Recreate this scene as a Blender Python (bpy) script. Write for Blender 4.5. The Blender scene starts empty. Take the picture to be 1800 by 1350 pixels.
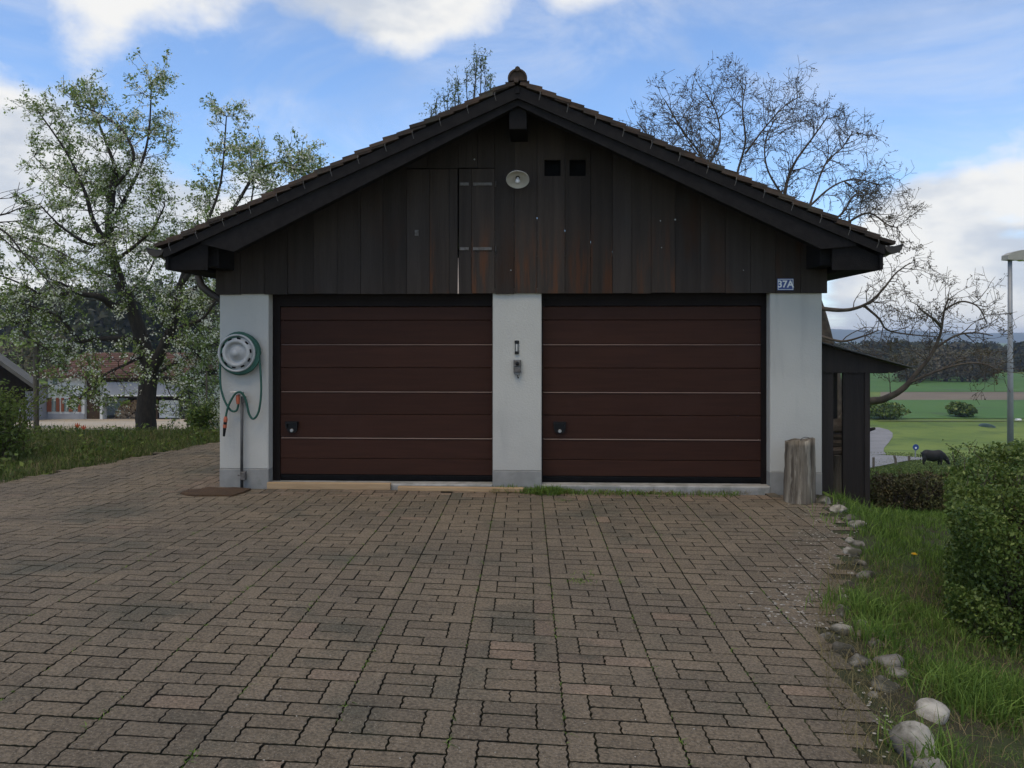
import bpy, bmesh, math
import numpy as np
from mathutils import Vector, Matrix

R = math.radians
rng = np.random.default_rng(7)
scene = bpy.context.scene
COL = scene.collection

# ------------------------------------------------------------------ camera
F, CX, HY, ZC = 1400.0, 900.0, 598.0, 1.66      # focal length in photo pixels, principal column, horizon row, eye height
cam_d = bpy.data.cameras.new('camera')
cam = bpy.data.objects.new('camera', cam_d)
COL.objects.link(cam)
cam.location = (0, 0, ZC)
cam.rotation_euler = (R(90), 0, 0)
cam_d.sensor_width = 36.0
cam_d.lens = 36.0 * F / 1800.0
cam_d.shift_y = -(675.0 - HY) / 1800.0
cam_d.clip_start = 0.05
cam_d.clip_end = 20000
scene.camera = cam

# ------------------------------------------------------------------ world: nishita sky with clouds
SUN_EL, SUN_AZ = 66.0, -150.0       # degrees; azimuth clockwise from +Y
world = bpy.data.worlds.new('World')
scene.world = world
world.use_nodes = True
nt = world.node_tree
nt.nodes.clear()
def N(tree, typ, **kw):
    n = tree.nodes.new(typ)
    for k, v in kw.items():
        if k == 'inp':
            for a, b in v.items():
                n.inputs[a].default_value = b
        else:
            setattr(n, k, v)
    return n
def math_node(tree, op, a, b=None, clamp=False):
    n = tree.nodes.new('ShaderNodeMath'); n.operation = op; n.use_clamp = clamp
    for i, s in enumerate((a, b)):
        if s is None: continue
        if isinstance(s, (int, float)): n.inputs[i].default_value = s
        else: tree.links.new(s, n.inputs[i])
    return n.outputs[0]
def maprange(tree, v, a, b, c=0.0, d=1.0, smooth=True):
    n = tree.nodes.new('ShaderNodeMapRange')
    n.interpolation_type = 'SMOOTHSTEP' if smooth else 'LINEAR'
    tree.links.new(v, n.inputs[0])
    for i, x in enumerate((a, b, c, d)): n.inputs[1 + i].default_value = x
    return n.outputs[0]
sky = N(nt, 'ShaderNodeTexSky', sky_type='NISHITA', sun_disc=False)
sky.sun_elevation = R(SUN_EL); sky.sun_rotation = R(SUN_AZ)
sky.air_density = 0.95; sky.dust_density = 0.0; sky.ozone_density = 7.0
SKY_STRENGTH = 0.15
bg1 = N(nt, 'ShaderNodeBackground'); bg1.inputs[1].default_value = SKY_STRENGTH
nt.links.new(sky.outputs[0], bg1.inputs[0])
tc = N(nt, 'ShaderNodeTexCoord')
sep = N(nt, 'ShaderNodeSeparateXYZ'); nt.links.new(tc.outputs['Generated'], sep.inputs[0])
zz = math_node(nt, 'ADD', math_node(nt, 'MAXIMUM', sep.outputs[2], 0.0), 0.16)
comb = N(nt, 'ShaderNodeCombineXYZ')
nt.links.new(math_node(nt, 'DIVIDE', sep.outputs[0], zz), comb.inputs[0])
nt.links.new(math_node(nt, 'DIVIDE', sep.outputs[1], zz), comb.inputs[1])
n1 = N(nt, 'ShaderNodeTexNoise', inp={'Scale': 1.15, 'Detail': 9.0, 'Roughness': 0.56, 'Distortion': 0.25})
nt.links.new(comb.outputs[0], n1.inputs['Vector'])
n2 = N(nt, 'ShaderNodeTexNoise', inp={'Scale': 6.0, 'Detail': 7.0, 'Roughness': 0.6, 'Distortion': 0.4})
nt.links.new(tc.outputs['Generated'], n2.inputs['Vector'])
def skydir(px, py):
    v = Vector(((px - CX) / F, 1.0, -(py - HY) / F)); v.normalize(); return v
CLOUDS = [(300, -10, 10, .30), (700, -5, 9, .28), (1070, -15, 5, .22), (-10, 260, 6, .30), (20, 400, 9, .30), (220, 420, 9, .20), (500, 285, 5, .22), (600, 250, 4, .12), (420, 170, 9, -.30), (150, 150, 7, -.16), (900, 150, 8, -.16),
          (1700, 430, 9, .38), (1600, 480, 6, .20), (1480, 40, 8, .08), (1720, 200, 9, -.14), (1230, 260, 13, -.26), (1350, 60, 9, -.18), (700, 230, 10, -.26), (1500, 330, 9, -.24), (1000, 260, 10, -.20),
          (1600, 120, 10, -.14), (560, 170, 8, -.18), (330, 170, 6, -.16), (1120, 120, 7, -.16)]
acc = None
for px, py, rad, amp in CLOUDS:
    d0 = skydir(px, py)
    dp = N(nt, 'ShaderNodeVectorMath', operation='DOT_PRODUCT'); dp.inputs[1].default_value = d0
    nt.links.new(tc.outputs['Generated'], dp.inputs[0])
    m = maprange(nt, dp.outputs['Value'], math.cos(R(rad)), 1.0, 0.0, amp)
    acc = m if acc is None else math_node(nt, 'ADD', acc, m)
dens0 = math_node(nt, 'ADD', math_node(nt, 'ADD', n1.outputs[0], acc), math_node(nt, 'MULTIPLY', math_node(nt, 'SUBTRACT', n2.outputs[0], 0.5), 0.60))
dens = maprange(nt, dens0, 0.38, 0.66)
# cloud colour: bright tops, blue-grey undersides by an own noise
n3 = N(nt, 'ShaderNodeTexNoise', inp={'Scale': 5.0, 'Detail': 5.0, 'Roughness': 0.55})
mp3 = N(nt, 'ShaderNodeMapping'); mp3.inputs['Scale'].default_value = (1, 1, 2.2); mp3.inputs['Location'].default_value = (3.1, 1.7, .4)
nt.links.new(tc.outputs['Generated'], mp3.inputs[0]); nt.links.new(mp3.outputs[0], n3.inputs['Vector'])
ccol = N(nt, 'ShaderNodeMix', data_type='RGBA')
ccol.inputs[6].default_value = (0.60, 0.65, 0.73, 1)
ccol.inputs[7].default_value = (0.95, 0.94, 0.91, 1)
nt.links.new(maprange(nt, n3.outputs[0], 0.36, 0.56), ccol.inputs[0])
n4 = N(nt, 'ShaderNodeTexNoise', inp={'Scale': 2.6, 'Detail': 8.0, 'Roughness': 0.62, 'Distortion': 1.2})
mp4 = N(nt, 'ShaderNodeMapping'); mp4.inputs['Rotation'].default_value = (0, R(18), 0); mp4.inputs['Scale'].default_value = (1.1, 1, 2.4); mp4.inputs['Location'].default_value = (1.3, .2, 2.2)
nt.links.new(tc.outputs['Generated'], mp4.inputs[0]); nt.links.new(mp4.outputs[0], n4.inputs['Vector'])
veil = maprange(nt, n4.outputs[0], 0.38, 0.70, 0.03, 0.36)
dens = math_node(nt, 'MAXIMUM', dens, veil)
bg2 = N(nt, 'ShaderNodeBackground'); bg2.inputs[1].default_value = 0.72
nt.links.new(ccol.outputs[2], bg2.inputs[0])
mixw = N(nt, 'ShaderNodeMixShader')
nt.links.new(math_node(nt, 'MULTIPLY', dens, 0.96), mixw.inputs[0])
nt.links.new(bg1.outputs[0], mixw.inputs[1]); nt.links.new(bg2.outputs[0], mixw.inputs[2])
wout = N(nt, 'ShaderNodeOutputWorld'); nt.links.new(mixw.outputs[0], wout.inputs[0])

# ------------------------------------------------------------------ sun behind thin cloud
sl = bpy.data.lights.new('sun', 'SUN'); sl.energy = 1.35; sl.angle = R(40); sl.color = (1.0, 0.82, 0.55)
so = bpy.data.objects.new('sun', sl); COL.objects.link(so)
sd = Vector((math.sin(R(SUN_AZ)) * math.cos(R(SUN_EL)), math.cos(R(SUN_AZ)) * math.cos(R(SUN_EL)), math.sin(R(SUN_EL))))
so.rotation_euler = sd.to_track_quat('Z', 'Y').to_euler()
so.location = (-10, -20, 40)

vs = scene.view_settings
vs.view_transform = 'Standard'; vs.look = 'None'; vs.exposure = 0.5; vs.gamma = 1.0; vs.use_curve_mapping = False
scene.cycles.max_bounces = 4
scene.cycles.diffuse_bounces = 3
scene.cycles.glossy_bounces = 2
scene.cycles.adaptive_threshold = 0.02
world.cycles.sampling_method = 'MANUAL'
world.cycles.sample_map_resolution = 512
scene.cycles.transparent_max_bounces = 6

# ------------------------------------------------------------------ helpers: meshes
def link(name, me, mat=None, parent=None, smooth=False):
    o = bpy.data.objects.new(name, me); COL.objects.link(o)
    if mat is not None and len(me.materials) == 0: me.materials.append(mat)
    if parent is not None: o.parent = parent
    if smooth:
        me.polygons.foreach_set('use_smooth', np.ones(len(me.polygons), dtype=bool))
    return o
def tag(o, label=None, cat=None, group=None, kind=None):
    if label: o['label'] = label
    if cat: o['category'] = cat
    if group: o['group'] = group
    if kind: o['kind'] = kind
    return o
def thing(name, label, cat, loc=(0, 0, 0), rz=0.0, group=None):
    o = bpy.data.objects.new(name, None); COL.objects.link(o)
    o.empty_display_size = 0.1
    o.location = loc; o.rotation_euler = (0, 0, rz)
    return tag(o, label, cat, group)
def set_rnd(me, vals):
    a = me.attributes.new('rnd', 'FLOAT', 'FACE'); a.data.foreach_set('value', np.asarray(vals, dtype=np.float32))

class MB:
    def __init__(s): s.v = []; s.f = []; s.r = []
    def add(s, vs, fs, rnd=None):
        b = len(s.v); s.v.extend([tuple(map(float, p)) for p in vs]); s.f.extend([tuple(b + i for i in f) for f in fs])
        s.r.extend([rnd if rnd is not None else 0.5] * len(fs)); return s
    def box(s, x0, x1, y0, y1, z0, z1, rnd=None, M=None):
        p = [(x0,y0,z0),(x1,y0,z0),(x1,y1,z0),(x0,y1,z0),(x0,y0,z1),(x1,y0,z1),(x1,y1,z1),(x0,y1,z1)]
        if M is not None: p = [tuple(M @ Vector(q)) for q in p]
        return s.add(p, [(0,3,2,1),(4,5,6,7),(0,1,5,4),(1,2,6,5),(2,3,7,6),(3,0,4,7)], rnd)
    def cbox(s, x0, x1, y0, y1, z0, z1, b=0.005, rnd=None):
        """box with its front (-y) edges chamfered"""
        p = [(x0+b,y0,z0+b),(x1-b,y0,z0+b),(x1-b,y0,z1-b),(x0+b,y0,z1-b),
             (x0,y0+b,z0),(x1,y0+b,z0),(x1,y0+b,z1),(x0,y0+b,z1),
             (x0,y1,z0),(x1,y1,z0),(x1,y1,z1),(x0,y1,z1)]
        f = [(0,1,2,3)]
        for a in (0, 4):
            for i in range(4):
                j = (i + 1) % 4; f.append((a+4+i, a+4+j, a+j, a+i))
        f.append((11,10,9,8))
        return s.add(p, f, rnd)
    def prism(s, poly, y0, y1, rnd=None):
        """poly in (x,z), extruded along y"""
        n = len(poly)
        p = [(a, y0, b) for a, b in poly] + [(a, y1, b) for a, b in poly]
        f = [tuple(range(n)), tuple(range(2*n-1, n-1, -1))]
        for i in range(n):
            j = (i+1) % n; f.append((j, i, n+i, n+j))
        return s.add(p, f, rnd)
    def tube(s, pts, rad, n=6, cap=True, rnd=None, jag=0.0):
        P = [Vector(p) for p in pts]; m = len(P)
        if isinstance(rad, (int, float)): rad = [rad] * m
        up = None; vs = []
        for i in range(m):
            t = (P[min(i+1, m-1)] - P[max(i-1, 0)])
            if t.length < 1e-9: t = Vector((0, 0, 1))
            t.normalize()
            if up is None:
                a = Vector((0, 0, 1)) if abs(t.z) < .9 else Vector((1, 0, 0))
                up = t.cross(a).normalized()
            else:
                up = (up - t * up.dot(t))
                up = up.normalized() if up.length > 1e-6 else t.orthogonal().normalized()
            w = t.cross(up)
            for k in range(n):
                a = 2*math.pi*k/n
                rr = rad[i] * (1 + (jag * (rng.random() - .5) if jag else 0))
                vs.append(P[i] + up * (rr*math.cos(a)) + w * (rr*math.sin(a)))
        fs = []
        for i in range(m-1):
            for k in range(n):
                j = (k+1) % n
                fs.append((i*n+k, i*n+j, (i+1)*n+j, (i+1)*n+k))
        if cap:
            fs.append(tuple(range(n-1, -1, -1))); fs.append(tuple((m-1)*n + k for k in range(n)))
        return s.add(vs, fs, rnd)
    def lathe(s, prof, n=24, M=None, rnd=None):
        """prof list of (r,z) about local z"""
        vs = []; fs = []
        for r, z in prof:
            for k in range(n):
                a = 2*math.pi*k/n
                q = Vector((r*math.cos(a), r*math.sin(a), z))
                vs.append(M @ q if M is not None else q)
        m = len(prof)
        for i in range(m-1):
            for k in range(n):
                j = (k+1) % n; fs.append((i*n+k, i*n+j, (i+1)*n+j, (i+1)*n+k))
        fs.append(tuple(range(n-1, -1, -1))); fs.append(tuple((m-1)*n+k for k in range(n)))
        return s.add(vs, fs, rnd)
    def build(s, name, mat=None, parent=None, smooth=False, rnd=None):
        me = bpy.data.meshes.new(name); me.from_pydata(s.v, [], s.f); me.update()
        set_rnd(me, s.r if rnd is None else [rnd]*len(s.f))
        return link(name, me, mat, parent, smooth)

def np_mesh(name, V, Fq, mat, parent=None, rnd=None, smooth=False):
    """V (n,3), Fq (m,k) face indices all the same size"""
    V = np.asarray(V, dtype=np.float32); Fq = np.asarray(Fq, dtype=np.int32)
    me = bpy.data.meshes.new(name)
    me.vertices.add(len(V)); me.vertices.foreach_set('co', V.ravel())
    m, k = Fq.shape
    me.loops.add(m*k); me.loops.foreach_set('vertex_index', Fq.ravel())
    me.polygons.add(m); me.polygons.foreach_set('loop_start', np.arange(m, dtype=np.int32)*k)
    me.update(calc_edges=True)
    if rnd is not None: set_rnd(me, rnd)
    return link(name, me, mat, parent, smooth)

def leaf_quads(C, size, rn, aspect=0.55, up=0.0):
    """rhombic leaves at centres C (n,3); size (n,)"""
    n = len(C)
    a = rn.normal(size=(n, 3)); a /= np.linalg.norm(a, axis=1)[:, None] + 1e-9
    b = rn.normal(size=(n, 3)); b[:, 2] *= (1 - up)
    b -= a * np.sum(a*b, axis=1)[:, None]; b /= np.linalg.norm(b, axis=1)[:, None] + 1e-9
    nn = np.cross(a, b)
    s = size[:, None]
    V = np.stack([C - a*s, C + b*s*aspect + nn*s*.18, C + a*s, C - b*s*aspect + nn*s*.18], axis=1).reshape(-1, 3)
    Fq = np.arange(4*n).reshape(n, 4)
    return V, Fq

def blades(B, h, w, rn, lean=0.35):
    """grass blades: base points (n,3), heights, widths -> verts, quads (2 per blade)"""
    n = len(B)
    th = rn.uniform(0, 2*np.pi, n); side = np.stack([np.cos(th), np.sin(th), np.zeros(n)], 1)
    ph = rn.uniform(0, 2*np.pi, n); ln = np.stack([np.cos(ph), np.sin(ph), np.zeros(n)], 1)
    L = (rn.random(n)*lean*1.6)[:, None]
    up = np.array([[0, 0, 1.0]]); H1 = h[:, None]; W = w[:, None]
    mid = B + up*H1*.55 + ln*H1*L*.3
    tip = B + up*H1*(1 - .25*L) + ln*H1*L
    V = np.stack([B - side*W*.5, B + side*W*.5, mid + side*W*.4, mid - side*W*.4, tip + side*W*.06, tip - side*W*.06], 1).reshape(-1, 3)
    i = np.arange(n)[:, None]*6
    Fq = np.concatenate([i + np.array([[0, 1, 2, 3]]), i + np.array([[3, 2, 4, 5]])], 0)
    return V, Fq

# ------------------------------------------------------------------ helpers: materials
def mat(name, c1, c2=None, scale=4.0, stretch=(1, 1, 1), rough=0.8, bump=0.0, bscale=40.0, detail=6.0,
        rnd_amt=0.0, c3=None, c3_scale=1.0, c3_lo=0.55, c3_hi=0.7, c3_stretch=(1, 1, 1), trans=0.0, spec=0.3, metal=0.0, lo=0.35, hi=0.65, c_rnd=None, obj=False, specks=None, coat=0.0, c3_z=None, grain=None):
    m = bpy.data.materials.new(name); m.use_nodes = True
    t = m.node_tree; t.nodes.clear()
    out = t.nodes.new('ShaderNodeOutputMaterial')
    b = t.nodes.new('ShaderNodeBsdfPrincipled')
    b.inputs['Roughness'].default_value = rough; b.inputs['Specular IOR Level'].default_value = spec
    b.inputs['Metallic'].default_value = metal
    if obj:
        g = t.nodes.new('ShaderNodeTexCoord').outputs['Object']
    else:
        g = t.nodes.new('ShaderNodeNewGeometry').outputs['Position']
    def noise(sc, st, det, ofs=0.0):
        mp = t.nodes.new('ShaderNodeMapping'); mp.inputs['Scale'].default_value = st; mp.inputs['Location'].default_value = (ofs, ofs*.7, ofs*.3)
        t.links.new(g, mp.inputs[0])
        n = t.nodes.new('ShaderNodeTexNoise'); n.inputs['Scale'].default_value = sc; n.inputs['Detail'].default_value = det; n.inputs['Roughness'].default_value = .6
        t.links.new(mp.outputs[0], n.inputs['Vector']); return n.outputs[0]
    def mix(fac, a, bb, mode='MIX'):
        n = t.nodes.new('ShaderNodeMix'); n.data_type = 'RGBA'; n.blend_type = mode
        for s, i in ((fac, 0), (a, 6), (bb, 7)):
            if isinstance(s, (int, float)): n.inputs[i].default_value = s
            elif isinstance(s, tuple): n.inputs[i].default_value = (*s, 1)
            else: t.links.new(s, n.inputs[i])
        return n.outputs[2]
    c2 = c2 or c1
    col = mix(maprange(t, noise(scale, stretch, detail), lo, hi), c1, c2)
    at = t.nodes.new('ShaderNodeAttribute'); at.attribute_name = 'rnd'
    if c_rnd is not None:
        col = mix(maprange(t, at.outputs['Fac'], 0.0, 1.0, 0.0, 1.0, False), col, c_rnd)
    if c3 is not None:
        f3 = maprange(t, noise(c3_scale, c3_stretch, 5.0, 7.3), c3_lo, c3_hi)
        if c3_z:
            sz3 = t.nodes.new('ShaderNodeSeparateXYZ'); t.links.new(g, sz3.inputs[0])
            f3 = math_node(t, 'MULTIPLY', f3, maprange(t, math_node(t, 'ADD', sz3.outputs[2], math_node(t, 'MULTIPLY', noise(3.0, (2, 2, .3), 3.0, 4.4), .8)), c3_z[0], c3_z[1], 1.0, 0.0))
        col = mix(f3, col, c3)
    if rnd_amt:
        f = maprange(t, at.outputs['Fac'], 0.0, 1.0, 1-rnd_amt, 1+rnd_amt, False)
        hv = t.nodes.new('ShaderNodeHueSaturation'); t.links.new(f, hv.inputs['Value']); t.links.new(col, hv.inputs['Color']); col = hv.outputs[0]
    if grain is not None:
        gf = maprange(t, noise(grain[0], (1, 1, 1), 3.0, 11.0), .32, .68, 1 - grain[1], 1 + grain[1], False)
        hg = t.nodes.new('ShaderNodeHueSaturation'); t.links.new(gf, hg.inputs['Value']); t.links.new(col, hg.inputs['Color']); col = hg.outputs[0]
    if specks is not None:
        sc, thr, sc_col = specks
        v = t.nodes.new('ShaderNodeTexVoronoi'); v.inputs['Scale'].default_value = sc; t.links.new(g, v.inputs['Vector'])
        s2 = t.nodes.new('ShaderNodeSeparateColor'); t.links.new(v.outputs['Color'], s2.inputs[0])
        near = maprange(t, v.outputs['Distance'], 0.22, 0.42, 1.0, 0.0)
        sel = maprange(t, s2.outputs[0], thr, thr+.05)
        col = mix(math_node(t, 'MULTIPLY', near, sel), col, sc_col)
    t.links.new(col, b.inputs['Base Color'])
    if bump:
        bn = t.nodes.new('ShaderNodeBump'); bn.inputs['Strength'].default_value = min(1.0, bump); bn.inputs['Distance'].default_value = .02 if bump <= 1 else .05
        t.links.new(noise(bscale, stretch, 4.0, 2.2), bn.inputs['Height']); t.links.new(bn.outputs[0], b.inputs['Normal'])
    if coat: b.inputs['Coat Weight'].default_value = coat
    if trans:
        tr = t.nodes.new('ShaderNodeBsdfTranslucent'); t.links.new(col, tr.inputs[0])
        ms = t.nodes.new('ShaderNodeMixShader'); ms.inputs[0].default_value = trans
        t.links.new(b.outputs[0], ms.inputs[1]); t.links.new(tr.outputs[0], ms.inputs[2]); t.links.new(ms.outputs[0], out.inputs[0])
    else:
        t.links.new(b.outputs[0], out.inputs[0])
    return m
# ------------------------------------------------------------------ materials
MT = {}
MT['paver'] = mat('paver', (.158, .127, .090), (.122, .101, .075), scale=1.1, rough=.95, bump=.9, bscale=75, rnd_amt=.10, c3=(.086, .080, .060), c3_scale=1.3, c3_lo=.50, c3_hi=.74, c_rnd=None,
                  specks=(150, .86, (.27, .245, .205)), grain=(70, .42))
MT['paver_red'] = mat('paver_red', (.190, .142, .102), (.150, .118, .088), scale=2.0, rough=.95, bump=.9, bscale=75, rnd_amt=.15, c3=(.075, .070, .052), c3_scale=1.2, c3_lo=.55, c3_hi=.72, specks=(150, .86, (.30, .25, .20)), grain=(70, .42))
MT['joint'] = mat('joint_soil', (.022, .019, .014), (.022, .025, .012), scale=3, rough=.95, bump=.6, bscale=120)
MT['soil'] = mat('soil', (.034, .030, .018), (.036, .050, .016), scale=3.5, rough=.95, bump=.6, bscale=60)
MT['meadow'] = mat('meadow', (.088, .142, .020), (.140, .190, .032), scale=.05, rough=.95, bump=.6, bscale=5, detail=9, c3=(.058, .098, .016), c3_scale=.30, c3_lo=.46, c3_hi=.75)
MT['field_green'] = mat('field_green', (.048, .120, .022), (.062, .135, .026), scale=.05, rough=.95, c3=(.05, .09, .03), c3_scale=.12)
MT['field_light'] = mat('field_light', (.120, .150, .040), (.095, .130, .035), scale=.06, rough=.95, c3=(.075, .11, .03), c3_scale=.05)
MT['field_brown'] = mat('field_brown', (.165, .135, .095), (.135, .110, .078), scale=.08, rough=.95)
MT['yard'] = mat('yard_gravel', (.40, .33, .24), (.30, .27, .22), scale=.35, rough=.95, bump=.3, bscale=20)
MT['asphalt'] = mat('asphalt', (.21, .21, .215), (.17, .17, .175), scale=.4, rough=.9)
MT['plaster'] = mat('plaster', (.445, .435, .395), (.405, .395, .362), scale=1.2, rough=.9, bump=.25, bscale=55, c3=(.35, .345, .32), c3_scale=2.2, c3_lo=.54, c3_hi=.80, c3_stretch=(2.2, 2.2, .30))
MT['plinth'] = mat('plinth_paint', (.265, .262, .245), (.215, .212, .198), scale=5, rough=.85, bump=.2, bscale=60, c3=(.16, .165, .14), c3_scale=3, c3_lo=.6, c3_hi=.75)
MT['concrete'] = mat('concrete', (.34, .33, .31), (.22, .22, .20), scale=7, rough=.95, bump=.4, bscale=50)
MT['board'] = mat('stained_board', (.034, .0280, .0245), (.043, .0355, .0310), scale=2.2, stretch=(6, 6, .35), rough=.75, bump=.5, bscale=18, rnd_amt=.18, c3=(.050, .026, .016), c3_scale=1.0, c3_stretch=(1.9, 1.9, .55), c3_lo=.56, c3_hi=.78, spec=.08)
MT['board_worn'] = mat('worn_board', (.034, .0275, .0235), (.045, .036, .030), scale=2.2, stretch=(6, 6, .35), rough=.75, bump=.5, bscale=18, rnd_amt=.25, c3=(.078, .036, .020), c3_scale=2.6, c3_stretch=(4.5, 4.5, .42), c3_lo=.46, c3_hi=.66, spec=.08, c3_z=(2.75, 3.55))
MT['beam'] = mat('dark_beam', (.0155, .0142, .0145), (.0205, .0188, .0188), scale=5, stretch=(3, .5, 3), rough=.85, bump=.3, bscale=30, rnd_amt=.2, spec=.04)
MT['tile'] = mat('roof_tile', (.062, .041, .030), (.036, .028, .024), scale=5, rough=.9, bump=.4, bscale=60, rnd_amt=.3, c3=(.045, .045, .035), c3_scale=3, c3_lo=.5, c3_hi=.7)
MT['door'] = mat('door_brown', (.042, .0185, .0125), (.034, .0155, .0108), scale=3.0, stretch=(.6, 3, 9), rough=.55, bump=.12, bscale=26, spec=.08, rnd_amt=.10, c3=(.042, .0195, .0140), c3_scale=1.5)
MT['door_lip'] = mat('door_lip', (.150, .098, .082), (.115, .078, .066), scale=3, rough=.5, spec=.5)  # paler than the door: the lip's sky highlight is put into its colour
MT['black'] = mat('black_rubber', (.004, .004, .0045), (.006, .006, .0065), scale=10, rough=.8, spec=.1)
MT['frame'] = mat('door_frame_black', (.0085, .0058, .0050), (.011, .0078, .0068), scale=5, rough=.7, spec=.12)
MT['plastic_black'] = mat('plastic_black', (.005, .005, .006), (.008, .008, .009), scale=30, rough=.4, spec=.22)
MT['chrome'] = mat('worn_metal', (.42, .42, .42), (.32, .32, .31), scale=20, rough=.4, metal=.8)
MT['steel'] = mat('galvanised', (.095, .095, .092), (.065, .065, .063), scale=12, rough=.55, metal=.35)
MT['hinge'] = mat('hinge_iron', (.13, .125, .12), (.085, .075, .065), scale=30, rough=.7)
MT['enamel'] = mat('enamel', (.48, .46, .42), (.42, .40, .36), scale=8, rough=.45, c3=(.22, .19, .15), c3_scale=6, c3_lo=.62, c3_hi=.78)
MT['glass_bulb'] = mat('bulb_glass', (.55, .55, .53), (.45, .45, .44), scale=20, rough=.1, spec=.8)
MT['gutter'] = mat('gutter_metal', (.033, .030, .028), (.045, .036, .030), scale=6, rough=.55, metal=.2)
MT['gap_light'] = mat('gap_light_tone', (.55, .43, .36), (.62, .50, .43), scale=30, rough=.8)  # pale tone imitates light coming through the hatch gap
MT['pine'] = mat('pine_plank', (.40, .28, .16), (.33, .225, .125), scale=4, stretch=(.6, 6, 6), rough=.8, bump=.2, bscale=30, c3=(.22, .15, .09), c3_scale=4, c3_lo=.62, c3_hi=.75)
MT['mat_brown'] = mat('coir_mat', (.085, .050, .026), (.060, .038, .022), scale=14, rough=1, bump=.9, bscale=160)
MT['hub'] = mat('hubcap_paint', (.40, .405, .40), (.31, .315, .31), scale=6, rough=.38, spec=.4, c3=(.15, .155, .15), c3_scale=9, c3_lo=.54, c3_hi=.76)
MT['hose'] = mat('hose_green', (.012, .062, .042), (.016, .075, .052), scale=20, rough=.45, spec=.4)
MT['orange'] = mat('orange_plastic', (.40, .105, .050), (.33, .085, .045), scale=20, rough=.5)
MT['blue_sign'] = mat('sign_blue', (.012, .045, .20), (.015, .05, .22), scale=10, rough=.35, spec=.5)
MT['white_paint'] = mat('white_paint', (.72, .74, .74), (.66, .68, .68), scale=10, rough=.5)
MT['grey_box'] = mat('grey_case', (.14, .145, .14), (.11, .112, .11), scale=20, rough=.5)
MT['log_wood'] = mat('weathered_log', (.220, .190, .148), (.075, .062, .047), scale=3.2, stretch=(7, 7, .40), rough=.95, bump=1.0, bscale=12, c3=(.34, .305, .245), c3_scale=3.0, c3_stretch=(4, 4, .45), c3_lo=.54, c3_hi=.68)
MT['firewood'] = mat('firewood', (.20, .15, .105), (.12, .09, .065), scale=6, rough=.95, bump=.5, bscale=30, rnd_amt=.35)
MT['shed_wood'] = mat('shed_wood', (.020, .0165, .0150), (.028, .022, .019), scale=3, stretch=(6, 6, .4), rough=.85, bump=.4, bscale=20, rnd_amt=.3)
MT['sheet'] = mat('corrugated_sheet', (.080, .078, .075), (.055, .054, .050), scale=3, rough=.7)
MT['stone'] = mat('field_stone', (.29, .275, .24), (.115, .105, .090), scale=7, rough=.9, bump=.5, bscale=30, rnd_amt=.32, c3=(.050, .048, .034), c3_scale=5.0, c3_lo=.46, c3_hi=.62)
MT['pebble'] = mat('pale_pebble', (.30, .285, .25), (.17, .16, .14), scale=50, rough=.9, rnd_amt=.4)
MT['grass'] = mat('grass_blade', (.085, .185, .025), (.115, .195, .034), scale=1.5, rough=.7, rnd_amt=.5, trans=.35, c_rnd=(.125, .190, .036))
MT['bank_grass'] = mat('bank_grass_blade', (.052, .100, .020), (.080, .115, .026), scale=.9, rough=.75, rnd_amt=.55, trans=.3, c_rnd=(.085, .105, .030))
MT['grass_dry'] = mat('dry_grass', (.21, .17, .085), (.15, .13, .06), scale=1.5, rough=.8, rnd_amt=.4, trans=.3)
MT['hedge_leaf'] = mat('hedge_leaf', (.060, .135, .020), (.105, .170, .028), scale=2.5, rough=.5, rnd_amt=.55, trans=.28, c_rnd=(.100, .130, .028), spec=.4)
MT['hedge_dry'] = mat('hedge_dry_leaf', (.080, .085, .030), (.090, .066, .032), scale=2, rough=.7, rnd_amt=.5, trans=.2)
MT['twig'] = mat('hedge_twig', (.060, .046, .032), (.045, .034, .025), scale=9, rough=.9)
MT['bark'] = mat('pear_bark', (.052, .044, .037), (.032, .028, .025), scale=7, stretch=(3, 3, .8), rough=.95, bump=1.0, bscale=16)
MT['bark_walnut'] = mat('walnut_bark', (.085, .068, .052), (.052, .042, .034), scale=6, rough=.95, bump=.6, bscale=14)
MT['pear_leaf'] = mat('pear_leaf', (.165, .235, .060), (.215, .275, .090), scale=1.3, rough=.6, rnd_amt=.5, trans=.5)
MT['blossom'] = mat('pear_blossom', (.82, .82, .74), (.68, .71, .57), scale=2.0, rough=.7, rnd_amt=.2, trans=.45)
MT['bud'] = mat('walnut_bud', (.060, .050, .030), (.085, .070, .032), scale=3, rough=.8, rnd_amt=.4, trans=.2)
MT['shrub_leaf'] = mat('shrub_leaf', (.115, .150, .028), (.085, .125, .030), scale=1.4, rough=.6, rnd_amt=.45, trans=.4)
MT['willow_leaf'] = mat('treetop_leaf', (.090, .130, .040), (.120, .155, .055), scale=1.2, rough=.6, rnd_amt=.4, trans=.4)
MT['forest'] = mat('forest_leaf', (.028, .040, .020), (.055, .068, .026), scale=.06, rough=.9, rnd_amt=.5, c_rnd=(.040, .036, .024))
MT['forest_brown'] = mat('bare_grove', (.085, .072, .050), (.100, .092, .050), scale=.05, rough=.9, rnd_amt=.4)
MT['hills'] = mat('far_hills', (.045, .070, .060), (.050, .070, .045), scale=.004, rough=.95)
MT['farm_white'] = mat('farm_plaster', (.62, .63, .60), (.54, .55, .53), scale=.6, rough=.9)
MT['farm_grey'] = mat('farm_grey_cladding', (.30, .315, .34), (.25, .26, .28), scale=.8, rough=.8)
MT['farm_tile'] = mat('farm_roof_tile', (.120, .060, .042), (.088, .048, .036), scale=1.2, rough=.9, rnd_amt=.2)
MT['farm_brown'] = mat('farm_barn_door', (.075, .045, .024), (.06, .037, .022), scale=1, stretch=(5, 1, .4), rough=.9)
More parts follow.
